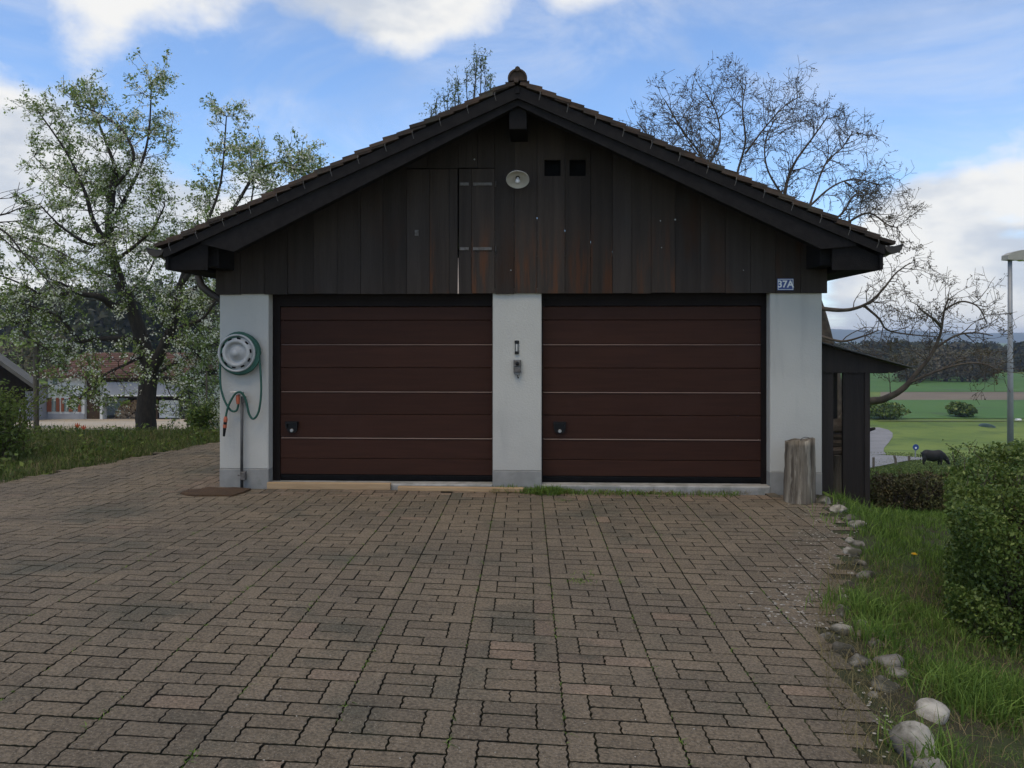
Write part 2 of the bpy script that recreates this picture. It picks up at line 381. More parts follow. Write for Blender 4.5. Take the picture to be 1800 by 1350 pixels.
MT['shutter'] = mat('shutter_red', (.24, .075, .032), (.20, .065, .03), scale=2, rough=.7)
MT['pane'] = mat('window_pane', (.16, .22, .20), (.13, .18, .17), scale=2, rough=.15, spec=.6)
MT['dark'] = mat('dark_interior', (.02, .018, .016), (.03, .027, .024), scale=2, rough=.9)
MT['post_wood'] = mat('post_wood', (.115, .098, .080), (.085, .072, .058), scale=4, stretch=(4, 4, .5), rough=.95)
MT['stake'] = mat('pale_stake', (.30, .27, .20), (.23, .20, .15), scale=5, rough=.9)
MT['roof_old'] = mat('old_shingle', (.110, .105, .092), (.075, .072, .066), scale=2, rough=.95)
MT['cow'] = mat('cow_hide', (.006, .006, .007), (.011, .010, .010), scale=3, rough=.6)
MT['lamp_steel'] = mat('lamp_pole_steel', (.245, .262, .285), (.205, .22, .24), scale=3, rough=.5, metal=.25)
MT['lamp_head'] = mat('lamp_head_shell', (.34, .33, .29), (.30, .29, .26), scale=3, rough=.5)
MT['tulip'] = mat('tulip_petal', (.55, .13, .05), (.50, .10, .05), scale=10, rough=.5, trans=.3)
MT['dandelion'] = mat('dandelion_yellow', (.75, .47, .02), (.70, .40, .02), scale=30, rough=.6)
MT['stem'] = mat('stem_green', (.06, .11, .03), (.05, .09, .025), scale=8, rough=.6)
MT['tarp'] = mat('green_tarp', (.012, .035, .025), (.015, .04, .03), scale=1, rough=.5)

# ------------------------------------------------------------------ terrain
def sstep(a, b, x):
    t = np.clip((np.asarray(x, float) - a) / (b - a), 0, 1); return t*t*(3-2*t)
XE = np.array([[1.5, 1.30], [2.4, 1.43], [3.09, 1.56], [3.86, 1.72], [4.82, 2.02], [5.9, 2.52], [7.0, 3.02], [7.9, 3.22], [8.6, 3.42], [9.5, 3.6]])
def xedge(y): return np.interp(y, XE[:, 0], XE[:, 1])
def gpave(x, y):
    c = .045*(1 - sstep(4.2, 8.4, y)) + .004
    return -c*np.clip(x, -8, 4.0)
def HT(x, y):
    """terrain height, camera near the origin looking along +y"""
    x = np.asarray(x, float); y = np.asarray(y, float)
    base = gpave(x, y) - .020
    over = np.maximum(x - xedge(y), 0)
    vr = base - .10*np.minimum(over, 3.5) - .03*sstep(0, .3, over)       # verge on the right
    zr = -.42 - .145*np.maximum(y - 9.5, 0)
    # soften into the valley floor
    k = 1.2
    zr = -10.4 + np.logaddexp(0, (zr + 10.4)/k*1.0)*k - .0
    right = vr*(1 - sstep(7.6, 10.2, y)) + zr*sstep(7.6, 10.2, y)
    zl = -.1 - .097*np.maximum(y - 14.3, 0)
    zl = np.where(y > 70, -5.5 + .055*np.maximum(y - 95, 0)*(y > 95) - .0*(y), zl)
    left = base*(1 - sstep(10, 14.3, y)) + np.where(y > 14.3, zl, -.1)*sstep(10, 14.3, y)
    left = left + .10*sstep(.2, 1.6, (-5.9 + (y-9.4)*.33) - x)*sstep(7, 9, y)*(1 - sstep(13, 16, y))
    wr = sstep(3.0, 4.3, x - .02*np.maximum(y-10, 0))
    near_r = sstep(0.0, .5, x - xedge(y))
    w = np.where(y < 9.5, near_r, wr)
    w = np.where(y > 20, sstep(0, 1, (x + .15*(y-20)*0 - .02*(y-10) - 3.0)/(1.3 + .25*(y-20))), w)
    far = sstep(500, 1500, y)
    z = left*(1-w) + right*w
    z = np.minimum(z, np.where(x < 0, 22.0, 60))
    return z*(1-far) + (-10.4)*far
def ray_at(px, py, y): return Vector(((px-CX)/F*y, y, ZC - (py-HY)/F*y))
def on_ground(px, py, fn=HT, y0=2.0, y1=600.0):
    ys = np.concatenate([np.arange(y0, 30, .02), np.geomspace(30, y1, 2500)])
    zs = ZC - (py-HY)/F*ys; xs = (px-CX)/F*ys
    d = zs - fn(xs, ys)
    i = np.argmax(d < 0)
    if not (d < 0).any(): i = len(ys)-1
    y = ys[i]
    return Vector((xs[i], y, float(fn(xs[i], y))))

gx = np.unique(np.concatenate([-np.geomspace(8, 2500, 70), np.arange(-8, 8.01, .25), np.geomspace(8, 2500, 70)]))
gy = np.unique(np.concatenate([np.arange(-6, 1.5, .5), np.arange(1.5, 18, .25), np.geomspace(18, 7000, 120)]))
GX, GY = np.meshgrid(gx, gy)
GZ = HT(GX, GY)
# keep the ground sheet well under the paving
pm = (GX < xedge(GY) - .3) & (GY < 14) & (GX > np.where(GY < 9.0, -9, -5.6 + (GY-9.4)*.33))
GZ = np.where(pm, GZ - .08, GZ)
idx = np.arange(GX.size).reshape(GX.shape)
Fq = np.stack([idx[:-1, :-1], idx[:-1, 1:], idx[1:, 1:], idx[1:, :-1]], -1).reshape(-1, 4)
ground = np_mesh('ground', np.stack([GX, GY, GZ], -1).reshape(-1, 3), Fq, MT['meadow'], smooth=True)
tag(ground, kind='structure')

def drape(name, poly, m, dz=.03, step=None):
    """a sheet following the terrain: poly is a list of rows of (x,y) points"""
    rows = [[(p[0], p[1], float(HT(p[0], p[1])) + dz) for p in r] for r in poly]
    n = len(rows[0]); V = [p for r in rows for p in r]
    fs = [(i*n+j, i*n+j+1, (i+1)*n+j+1, (i+1)*n+j) for i in range(len(rows)-1) for j in range(n-1)]
    mb = MB(); mb.add(V, fs); return tag(mb.build(name, m, smooth=True), kind='structure')
# soil strip between the paving and the grass on the right
rows = []
for y in np.arange(2.2, 8.9, .15):
    e = float(xedge(y)); rows.append([(e - .35, y), (e - .1, y), (e + .15, y), (e + .6, y), (e + 1.4, y), (e + 2.6, y)])
drape('soil_border', rows, MT['soil'], .012)
# farm yard
rows = []
for y in np.geomspace(15.2, 78, 24):
    a, b = -.78*y, -.385*y - .6
    rows.append([(a + (b-a)*t, y) for t in np.linspace(0, 1, 14)])
drape('farm_yard', rows, MT['yard'], .03)
# fields on the valley floor
def field(name, y0, y1, x0, x1, m, skew=0.0):
    rows = []
    for y in np.linspace(y0, y1, 8):
        rows.append([(x, y + skew*(x-x0)) for x in np.linspace(x0*y/y0, x1*y/y0, 14)])
    drape(name, rows, m, .08)
field('crop_field', 122, 160, 30, 160, MT['field_green'])
field('ploughed_field', 160, 184, 74, 220, MT['field_brown'])
field('grass_field', 185, 290, 50, 330, MT['field_green'])
field('farm_track', 117.5, 119.3, 54, 160, MT['field_light'])
def px_road(name, left, right, m, dz=.05):
    rows = []
    for (a, b) in zip(left, right):
        A = on_ground(*a); B = on_ground(*b)
        rows.append([(A.x + (B.x-A.x)*t, A.y + (B.y-A.y)*t) for t in np.linspace(0, 1, 5)])
    return drape(name, rows, m, dz)
px_road('road', [(1490, 750.5), (1490, 757), (1490, 765), (1490, 772), (1490, 780), (1490, 790), (1490, 797), (1490, 803)],
        [(1545, 752), (1562, 756), (1569, 762), (1569, 769), (1562, 779), (1554, 788), (1553, 794), (1558, 799)], MT['asphalt'])
px_road('road_branch', [(1500, 803), (1525, 801), (1550, 800.5), (1575, 802), (1600, 804), (1640, 806)],
        [(1500, 831), (1528, 824), (1550, 820), (1573, 815), (1600, 810), (1640, 808)], MT['asphalt'], .06)
# far blue ridge
V = []; n = 160
xs = np.linspace(-3200, 4200, n)
for i, x in enumerate(xs):
    h = 46 + 9*math.sin(x*.0013+.6) + 5*math.sin(x*.0047) + 2.2*math.sin(x*.013+1)
    V += [(x, 3400, -14), (x, 3600, h*.55), (x, 3900, h), (x, 4600, h*.4), (x, 5200, -14)]
fs = [(i*5+j, (i+1)*5+j, (i+1)*5+j+1, i*5+j+1) for i in range(n-1) for j in range(4)]
mb = MB(); mb.add(V, fs); tag(mb.build('far_hills', MT['hills'], smooth=True), kind='structure')

# ------------------------------------------------------------------ paved forecourt
drv_rows = []
for y in np.arange(1.6, 14.2, .3):
    xl = -8.6 if y < 9.0 else -6.05 + (y-9.0)*.33
    e = float(xedge(y)) - .02
    drv_rows.append([(xl + (e-xl)*t, y) for t in np.linspace(0, 1, 30)])
Vb = [(x, y, float(gpave(x, y)) - .020) for r in drv_rows for x, y in r]
nb = 30
mb = MB(); mb.add(Vb, [(i*nb+j, i*nb+j+1, (i+1)*nb+j+1, (i+1)*nb+j) for i in range(len(drv_rows)-1) for j in range(nb-1)])
driveway = tag(mb.build('driveway', MT['joint'], smooth=True), kind='structure')

PW = .1217; PL = 2*PW; PROT = R(-1.0)
cr, sr = math.cos(PROT), math.sin(PROT)
def tri(t): return abs((t % 1.0)*2 - 1)*2 - 1
def pv_world(a, b):
    # wavy interlocking edges, shared by neighbours
    a2 = a + .0042*tri(b/.061); b2 = b + .0036*tri(a/.0405 + .25)
    x = .235 + a2*cr - b2*sr; y = 3.773 + a2*sr + b2*cr
    return x, y
def paver_mesh(mb, a0, a1, b0, b1, detail, rn):
    gp = .0044
    a0 += gp; a1 -= gp; b0 += gp + .0018; b1 -= gp + .0018
    na = max(1, int(round((a1-a0)/(.0203 if detail == 2 else .041)))) if detail else 1
    nb_ = max(1, int(round((b1-b0)/(.0305 if detail == 2 else .061)))) if detail else 1
    ring = [(a0+(a1-a0)*i/na, b0) for i in range(na)] + [(a1, b0+(b1-b0)*i/nb_) for i in range(nb_)] \
         + [(a1-(a1-a0)*i/na, b1) for i in range(na)] + [(a0, b1-(b1-b0)*i/nb_) for i in range(nb_)]
    ca, cb = (a0+a1)/2, (b0+b1)/2
    dz = rn.normal()*.0008; ta, tb = rn.normal(size=2)*.006
    top = []; mid = []; low = []
    ch = .0034
    for a, b in ring:
        ja, jb = (rn.normal(size=2)*.0009 if detail == 2 else (0, 0))
        x, y = pv_world(a+ja, b+jb); z = float(gpave(x, y)) + dz + ta*(a-ca) + tb*(b-cb)
        xi, yi = pv_world(a + ja + ch*(1 if a < ca else -1)*min(1, abs(a-ca)/((a1-a0)/2)), b + jb + ch*(1 if b < cb else -1)*min(1, abs(b-cb)/((b1-b0)/2)))
        top.append((xi, yi, z)); mid.append((x, y, z - .0020)); low.append((x, y, z - .028))
    n = len(ring)
    V = top + mid + low; f = [tuple(range(n))]
    for i in range(n):
        j = (i+1) % n
        f.append((n+i, n+j, j, i)); f.append((2*n+i, 2*n+j, n+j, n+i))
    k0 = len(mb.f); mb.add(V, f, rn.random()); mb.m.extend([0] + [(2 if j % 2 else 1) for j in range(2*n)])
cells = []
for c in range(-19, 9):
    for r in range(-11, 32):
        bo = r*3*PW + c*PW*1.0
        a = c*4*PW
        cells += [(a, a+PL, bo, bo+PW), (a+PL, a+2*PL, bo, bo+PW),
                  (a, a+PW, bo+PW, bo+3*PW), (a+PW, a+PW+PL, bo+PW, bo+2*PW), (a+PW, a+PW+PL, bo+2*PW, bo+3*PW), (a+3*PW, a+4*PW, bo+PW, bo+3*PW)]
for c in range(-19, 0):      # columns far left are shifted so far forward that more rows are needed behind
    for r in range(32, 40):
        bo = r*3*PW + c*PW; a = c*4*PW
        cells += [(a, a+PL, bo, bo+PW), (a+PL, a+2*PL, bo, bo+PW),
                  (a, a+PW, bo+PW, bo+3*PW), (a+PW, a+PW+PL, bo+PW, bo+2*PW), (a+PW, a+PW+PL, bo+2*PW, bo+3*PW), (a+3*PW, a+4*PW, bo+PW, bo+3*PW)]
GA = R(2.3); gc, gs = math.cos(GA), math.sin(GA)
GAX, GAY = -3.286, 8.95
sel = []
for cell in cells:
    x, y = pv_world((cell[0]+cell[1])/2, (cell[2]+cell[3])/2)
    if y < 1.9 or y > 13.8: continue
    if x > float(xedge(y)) - .07: continue
    xl = -.66*y - 1.2 if y < 9.0 else max(-.66*y-1.2, -6.0 + (y-9.0)*.33)
    if x < xl: continue
    u = (x-GAX)*gc - (y-GAY)*gs; v = (x-GAX)*gs + (y-GAY)*gc
    if u > -.02 and v > -.07: continue
    vis = abs(x)/y < .66 and y > 3.0
    sel.append((0 if vis else 1, x*x + y*y, cell, x, y))
sel.sort(key=lambda t: (t[0], t[1]))
rn = np.random.default_rng(3)
rest = MB(); rest_red = MB(); rest.m = []; rest_red.m = []
def slots(o, m):          # the flanks down in the joints are caked with dark soil
    o.data.materials.append(MT['joint']); o.data.polygons.foreach_set('material_index', np.array([1 if k == 2 else 0 for k in m.m], dtype=np.int32)); return o
for i, (vis, d2, cell, x, y) in enumerate(sel):
    u = (x-GAX)*gc - (y-GAY)*gs; v = (x-GAX)*gs + (y-GAY)*gc
    red = (v > -.42 and u > -.5 and rn.random() < .85) or rn.random() < .02 or ((.0 < x < .75) and (4.05 < y < 4.9) and rn.random() < .4)
    if i < 300:
        m = MB(); m.m = []; paver_mesh(m, *cell, 2, rn)
        slots(m.build('paver', MT['paver_red' if red else 'paver'], driveway), m)
    else:
        paver_mesh(rest_red if red else rest, *cell, 1 if y < 8.5 else 0, rn)
tag(slots(rest.build('pavers', MT['paver'], driveway), rest), kind='stuff')
tag(slots(rest_red.build('reddish_pavers', MT['paver_red'], driveway), rest_red), kind='stuff')
print('pavers', len(sel))
# ------------------------------------------------------------------ garage (local frame: u right along the facade, v back, z up)
garage = thing('garage', 'double garage with white pillars, brown sectional doors and dark timber gable', 'garage', (GAX, GAY, 0), -GA)
def gl(px, py, v=0.0):
    """photo pixel -> (u, z) on the plane v of the garage frame"""
    k = (px-CX)/F
    ax = GAX + v*gs; ay = GAY + v*gc
    u = (k*ay - ax)/(gc + k*gs)
    y = ay - u*gs
    return u, ZC - (py-HY)/F*y
def U(px, v=0.0): return gl(px, HY, v)[0]
def Z(px, py, v=0.0): return gl(px, py, v)[1]
def gw(u, v, z):
    return Vector((GAX + u*gc + v*gs, GAY - u*gs + v*gc, z))
GD = 7.0
ZB = 2.185                                  # underside of the gable boarding
ZP = .215                                   # top of the grey plinth
uL1 = U(472); uC0, uC1 = U(866), U(952); uR0 = U(1353.5); uR1 = U(1445)
for (a, b) in ((0, uL1), (uC0, uC1), (uR0, uR1)):
    p = MB().cbox(a, b, 0, .30, ZP, ZB + .05, .008).build('pillar', MT['plaster'], garage)
    MB().cbox(a - .001, b + .001, -.003, .301, -.25, ZP, .006).build('plinth', MT['plinth'], p)
w = MB().box(0.002, .25, .302, GD, ZP, ZB + .25).build('side_wall', MT['plaster'], garage)
MB().box(0, .25, .302, GD, -.3, ZP).build('plinth', MT['plinth'], w)
w = MB().box(uR1-.25, uR1-.002, .302, GD, ZP, ZB + .25).build('side_wall', MT['plaster'], garage)
MB().box(uR1-.25, uR1, .302, GD, -.9, ZP).build('plinth', MT['plinth'], w)
MB().prism([(.252, -.4), (uR1-.252, -.4), (uR1-.252, 2.7), (U(910), 4.1), (.252, 2.7)], GD-.25, GD-.01).build('back_wall', MT['plaster'], garage)
MB().box(.0, uR1, .035, .30, ZB + .055, ZB + .40).build('lintel', MT['beam'], garage)
# threshold
for a, b in ((uL1 + .002, uC0 - .002), (uC1 + .002, uR0 - .002)):
    MB().cbox(a, b, -.018, .60, -.10, .062, .012).build('threshold', MT['concrete'], garage)
MB().box(.26, uR1-.26, .60, GD-.26, -.2, .05).build('floor_slab', MT['concrete'], garage)

# --- doors
def garage_door(a, b, jl, jr, label):
    """a,b opening; jl/jr visible jamb widths"""
    d = bpy.data.objects.new('garage_door', None); COL.objects.link(d); d.parent = garage; d['label'] = label
    V0 = .150
    f = MB()
    f.box(a + .001, a + jl, .135, .22, .063, ZB + .05); f.box(b - jr, b - .001, .135, .22, .063, ZB + .05)
    f.box(a + jl + .001, b - jr - .001, .12, .22, 2.045, ZB + .05)
    f.box(a + jl + .001, b - jr - .001, .105, .12, 2.115, ZB + .05)
    fr = f.build('door_frame', MT['frame'], d); tag(fr, kind='stuff')
    zs = [.135, .315, .555, .815, 1.080, 1.345, 1.615, 1.885, 2.043]
    x0, x1 = a + jl - .01, b - jr + .01
    for i in range(8):
        z0, z1 = zs[i], zs[i+1]
        g = .0016 if i % 2 == 0 else .003
        seam_top = i in (1, 3, 5)
        mb = MB().cbox(x0, x1, V0, V0 + .04, z0 + g, z1 - (g if not seam_top else .007), .005)
        p = mb.build('panel', MT['door'], d, rnd=float(rng.random()))
        if seam_top:
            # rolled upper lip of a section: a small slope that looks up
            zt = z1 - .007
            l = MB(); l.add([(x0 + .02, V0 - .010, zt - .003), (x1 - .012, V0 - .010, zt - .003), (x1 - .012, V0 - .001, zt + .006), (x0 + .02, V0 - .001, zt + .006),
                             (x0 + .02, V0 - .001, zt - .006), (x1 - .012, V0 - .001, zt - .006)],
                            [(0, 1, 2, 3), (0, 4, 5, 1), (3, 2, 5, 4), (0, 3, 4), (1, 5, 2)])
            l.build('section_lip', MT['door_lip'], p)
    MB().box(x0 + .03, x1 - .03, V0 + .041, V0 + .06, .07, 2.04).build('door_back', MT['frame'], d)
    MB().cbox(x0, x1, V0 - .004, V0 + .035, .066, .134, .012).build('bottom_seal', MT['black'], d)
    return d
dl = garage_door(uL1, uC0, .088, .012, 'brown sectional garage door left of the middle pillar')
dr = garage_door(uC1, uR0, .012, .060, 'brown sectional garage door right of the middle pillar')
def door_handle(d, px, py):
    u, z = gl(px, py, .145)
    v = .1455
    h = MB()
    h.prism([(u-.072, z+.062), (u-.070, z+.022), (u-.055, z-.045), (u-.030, z-.068), (u+.030, z-.068), (u+.055, z-.045), (u+.070, z+.022), (u+.072, z+.062)], v - .022, v)
    o = h.build('handle_plate', MT['plastic_black'], d)
    g = MB().box(u-.068, u+.068, v-.052, v-.0225, z+.038, z+.060)
    g.box(u-.068, u-.050, v-.0495, v-.0225, z-.01, z+.0375); g.box(u+.050, u+.068, v-.0495, v-.0225, z-.01, z+.0375)
    g.build('handle_grip', MT['plastic_black'], o)
    Mx = Matrix.Translation((u, v-.0225, z-.040)) @ Matrix.Rotation(R(90), 4, 'X')
    MB().lathe([(.020, 0), (.020, .008), (.016, .012)], 16, Mx).build('lock_cylinder', MT['chrome'], o)
door_handle(dl, 514, 750); door_handle(dr, 984, 751)

# --- roof geometry in the facade's own frame
VF = -.62                                   # verge plane
uR = U(910, VF); TAN = .449; ZA = 4.277; HALF = 3.70
cosr = math.cos(math.atan(TAN)); sinr = math.sin(math.atan(TAN))
def zt(u): return ZA - TAN*abs(u - uR)
roof = bpy.data.objects.new('roof', None); COL.objects.link(roof); roof.parent = garage
for s in (-1, 1):
    m = MB()
    P = [(uR, ZA - .006), (uR + s*HALF, zt(uR + HALF) - .006), (uR + s*HALF, zt(uR + HALF) - .048), (uR, ZA - .048)]
    m.prism(P if s > 0 else P[::-1], VF + .001, GD + .5); m.build('roof_deck', MT['beam'], roof)
    # verge board on the gable end
    m = MB(); u1 = uR + s*(HALF + .0)
    P = [(uR, ZA - .004), (u1, zt(u1) - .004), (u1, zt(u1) - .095), (uR, ZA - .135)]
    m.prism(P if s > 0 else P[::-1], VF - .03, VF); m.build('verge_board', MT['beam'], roof, rnd=.6)
    # tapering barge rafter just behind it
    ue = U(1443 if s > 0 else 412, VF + .02)
    P = [(uR, ZA - .130), (ue + s*.35, zt(ue + s*.35) - .09), (ue + s*.35, zt(ue + s*.35) - .12), (ue, 2.585), (uR, 4.075)]
    m = MB(); m.prism(P if s > 0 else P[::-1], VF + .004, VF + .12); m.build('barge_rafter', MT['beam'], roof, rnd=.4)
    # boxed eaves
    eb = uR + s*HALF
    wi = -.03 if s < 0 else uR1 + .045
    zb = 2.40 if s < 0 else 2.375
    a, b = min(eb - s*.004, eb - s*.034), max(eb - s*.004, eb - s*.034)
    MB().box(a, b, VF + .003, GD + .5, zb, zt(eb) - .05).build('eaves_board', MT['beam'], roof, rnd=.2)
    a, b = min(wi + s*.002, eb - s*.036), max(wi + s*.002, eb - s*.036)
    MB().box(a, b, VF + .13, GD + .5, zb + .005, zb + .03).build('eaves_soffit', MT['beam'], roof, rnd=.5)
    i_ = wi - s*.14
    P = [(i_, zb), (eb - s*.036, zb), (eb - s*.036, zt(eb) - .10), (i_, zt(i_) - .10)]
    m = MB(); m.prism(P if s > 0 else P[::-1], VF + .045, VF + .07); m.build('eaves_end_board', MT['beam'], roof, rnd=.0)
# common rafters inside the verge overhang are hidden; purlin ends show
def purlin(uc, zbot, wd, hh, v0):
    MB().cbox(uc - wd/2, uc + wd/2, v0, GD, zbot, zbot + hh, .008).build('purlin', MT['beam'], garage, rnd=.1)
purlin(uR, 3.846, .185, .24, VF + .06)
purlin(.10, 2.44, .16, .26, VF + .16); purlin(uR1 - .10, 2.43, .16, .26, VF + .16)
# tiles: every course, double lap; verge tiles are single parts
EXPO = .155; NC = int((HALF + .05)/cosr/EXPO) + 1
field_t = MB(); rt = np.random.default_rng(11)
def tile(mb, s, k, v0, v1, rnd):
    L = .31; s0 = -.075 + k*EXPO + rt.normal()*.006
    s1 = min(s0 + L, (HALF)/cosr - .02)
    if s1 - s0 < .05: return
    h0 = .042 + rt.normal()*.004; h1 = .004; th = .034
    def pt(sd, h, v):
        d = HALF - sd*cosr
        return (uR + s*(d + h*sinr), v, ZA - TAN*d + h*cosr)
    a0, a1 = v0 + rt.normal()*.004, v1
    V = [pt(s0, h0, a0), pt(s1, h1, a0), pt(s1, h1, a1), pt(s0, h0, a1), pt(s0 + .004, h0 + th, a0), pt(s1, h1 + th, a0), pt(s1, h1 + th, a1), pt(s0 + .004, h0 + th, a1)]
    f = [(0,1,2,3),(7,6,5,4),(4,5,1,0),(5,6,2,1),(6,7,3,2),(7,4,0,3)]
    if s > 0: f = [q[::-1] for q in f]
    mb.add(V, f, rnd)
for s in (-1, 1):
    for k in range(NC):
        m = MB(); tile(m, s, k, VF - .055, VF + .105, rt.random())
        if m.v: m.build('tile', MT['tile'], roof)
        j = 0; v = VF + .11
        while v < GD + .45:
            tile(field_t, s, k, v, v + .168, rt.random()); v += .172; j += 1
tag(field_t.build('tiles', MT['tile'], roof), kind='stuff')
for s in (-1, 1):
    for k in range(1, NC - 1, 2):
        d = HALF - (-.06 + k*EXPO)*cosr
        u0 = uR + s*(d + .012); z0 = ZA - TAN*d + .02
        MB().tube([(u0, VF - .058, z0), (u0 + s*.002, VF - .064, z0 - .03), (u0 - s*.006, VF - .052, z0 - .062), (u0 - s*.012, VF - .045, z0 - .085)], .0035, 4).build('tile_clip', MT['hinge'], roof)
# ridge
for k in range(18):
    v0 = VF - .075 + k*.40
    if v0 > GD + .4: break
    n = 14; V = []; r0, r1, th = .100, .088, .016
    for v, r in ((v0, r0), (v0 + .44, r1)):
        for i in range(n+1):
            a = math.pi*(i/n)*1.16 - math.pi*.08
            V.append((uR + r*math.cos(a), v, ZA + .055 + r*math.sin(a)))
        for i in range(n+1):
            a = math.pi*(i/n)*1.16 - math.pi*.08
            V.append((uR + (r-th)*math.cos(a), v, ZA + .055 + (r-th)*math.sin(a)))
    q = n+1; f = []
    for i in range(n):
        f.append((i, i+1, 2*q+i+1, 2*q+i)); f.append((q+i+1, q+i, 3*q+i, 3*q+i+1)); f.append((i+1, i, q+i, q+i+1))
    m = MB(); m.add(V, f, rt.random())
    o = m.build('ridge_tile', MT['tile'], roof)
    if k == 0:
        c = MB(); P = [(uR + .094*math.cos(a), ZA + .055 + .094*math.sin(a)) for a in np.linspace(-.2, math.pi + .2, 20)]
        c.prism(P, v0 + .015, v0 + .035); c.build('end_disc', MT['tile'], o, rnd=.3)
        c = MB(); c.tube([(uR, v0 - .012, ZA + .148), (uR, v0 + .05, ZA + .152), (uR, v0 + .16, ZA + .146)], [.026, .034, .018], 8); c.build('nib', MT['tile'], o, rnd=.4)
MB().cbox(uR - .035, uR + .010, VF - .10, VF - .062, ZA + .005, ZA + .05, .004).build('ridge_block', MT['tile'], roof, rnd=.8)
MB().cbox(uR - .022, uR + .022, VF - .045, VF - .031, ZA - .09, ZA - .03, .004).build('verge_joint_cover', MT['beam'], roof, rnd=1.0)
# gutters
def gutter(s):
    uc = uR + s*(HALF + .088); zc_ = zt(uR + HALF) - .008; r = .088
    n = 12; V = []
    for v in (VF - .03, GD + .45):
        for rr in (r, r - .008):
            for i in range(n+1):
                a = math.pi + math.pi*i/n
                V.append((uc + s*rr*math.cos(a), v, zc_ + rr*math.sin(a)*.85 + .012*(i == n)))
    q = n+1; f = []
    for i in range(n):
        f += [(i, i+1, 2*q+i+1, 2*q+i), (q+i+1, q+i, 3*q+i, 3*q+i+1), (i, i+1, q+i+1, q+i)]
    m = MB(); m.add(V, f)
    P = [(uc + s*r*.985*math.cos(math.pi + math.pi*i/n), zc_ + r*.84*math.sin(math.pi + math.pi*i/n)) for i in range(n+1)]
    m.prism(P, VF - .028, VF - .02)
    m.tube([(uc + s*r, VF - .03, zc_ + .010), (uc + s*r, GD + .45, zc_ + .010)], .013, 8)
    g = m.build('gutter', MT['gutter'], garage); tag(g, kind='stuff')
    for v in (VF + .25, 1.0, 2.2):
        t = [(uc + s*(r+.006)*math.cos(math.pi + math.pi*i/8), v, zc_ + (r+.006)*.87*math.sin(math.pi + math.pi*i/8)) for i in range(9)]
        MB().tube(t, .006, 5).build('gutter_bracket', MT['gutter'], g)
gutter(-1); gutter(1)
dp = [(-.49, .62, 2.58), (-.50, .62, 2.50), (-.515, .62, 2.42), (-.47, .61, 2.31), (-.36, .6, 2.22), (-.22, .58, 2.145), (-.10, .57, 2.09), (-.062, .57, 2.03), (-.06, .57, 1.9), (-.06, .57, .1)]
MB().tube(dp, .044, 12).build('downpipe', MT['gutter'], garage, smooth=True)
# --- gable boarding
def ztop(u): return zt(u) - .052
edges = [U(p) for p in (381, 424, 466, 507, 553, 594, 635, 674, 715)]
HT0, HT1 = U(715), U(870)
ZH = Z(800, 297)
zb0 = ZB - .01
rb = np.random.default_rng(5)
vent = [(U(957), U(985.5)), (U(1001), U(1029.5))]; vz0, vz1 = Z(990, 310.5), Z(990, 282)
def board_poly(a, b, z0):
    P = [(a, z0), (b, z0), (b, ztop(b))]
    if a < uR < b: P.append((uR, ztop(uR)))
    P.append((a, ztop(a))); return P
def board(a, b, z0, name='board', parent=garage, z1=None, hole=None, worn=False):
    g = .0022; a += g; b -= g; off = rb.normal()*.003
    v0, v1 = -.030 + off, .006
    z0 = z0 + rb.normal()*.003
    m = MB(); r = rb.random()
    if hole:
        h0, h1 = hole
        m.prism(board_poly(a, h0, z0), v0, v1, r); m.prism(board_poly(h1, b, z0), v0, v1, r)
        m.box(h0, h1, v0, v1, z0, vz0, r); m.prism(board_poly(h0, h1, vz1), v0, v1, r)
    else:
        P = board_poly(a, b, z0) if z1 is None else [(a, z0), (b, z0), (b, z1), (a, z1)]
        m.prism(P, v0, v1, r)
    return m.build(name, MT['board_worn' if worn else 'board'], parent)
for a, b in zip(edges[:-1], edges[1:]): board(a, b, zb0, 'gable_board')
for a, b in ((715, 752), (752, 806), (806, 840), (840, 870)): board(U(a), U(b), ZH + .006, 'gable_board')
e2 = [870, 904, 944, 993, 1038, 1076, 1110, 1144, 1186, 1230, 1274, 1318, 1362, 1406, 1452.5]
for i, (a, b) in enumerate(zip(e2[:-1], e2[1:])):
    hole = vent[0] if a == 944 else vent[1] if a == 993 else None
    board(U(a), U(b), zb0, 'gable_board', hole=hole, worn=a in (904, 944, 993, 1110, 1144, 1038))
for a, b in vent:          # black sheet added behind each opening as the unlit attic
    MB().box(a - .02, b + .02, .10, .12, vz0 - .02, vz1 + .02).build('vent_shade_sheet', MT['black'], garage)
hatch = bpy.data.objects.new('hatch', None); COL.objects.link(hatch); hatch.parent = garage; hatch['label'] = 'timber loft hatch with pale strap hinges'
for a, b in ((715, 756), (756, 790), (790, 805), (807, 829), (829, 870)): board(U(a), U(b), zb0, 'hatch_board', hatch, z1=ZH - .006, worn=a in (829, 756))
for py in (323.5, 437):
    for a, b in ((808, 824), (831.5, 864.5)):
        u0, z0 = gl(a, py + 3, -.04); u1 = U(b, -.04)
        MB().cbox(u0, u1, -.046, -.038, z0, z0 + .034, .002).build('hinge', MT['hinge'], hatch)
    u0, z0 = gl(871.5, py, -.04)
    MB().tube([(u0, -.045, z0 - .03), (u0, -.045, z0 + .03)], .012, 8).build('hinge_pin', MT['gutter'], hatch)
u0, z0 = gl(732.5, 409, -.04)
MB().cbox(u0 - .022, u0 + .022, -.044, -.034, z0 - .035, z0 + .03, .003).build('lock_plate', MT['hinge'], hatch)
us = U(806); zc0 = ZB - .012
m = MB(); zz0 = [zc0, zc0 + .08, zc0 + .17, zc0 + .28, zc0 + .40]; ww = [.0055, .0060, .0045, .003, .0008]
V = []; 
for z_, w_ in zip(zz0, ww): V += [(us - w_, -.034, z_), (us + w_, -.034, z_)]
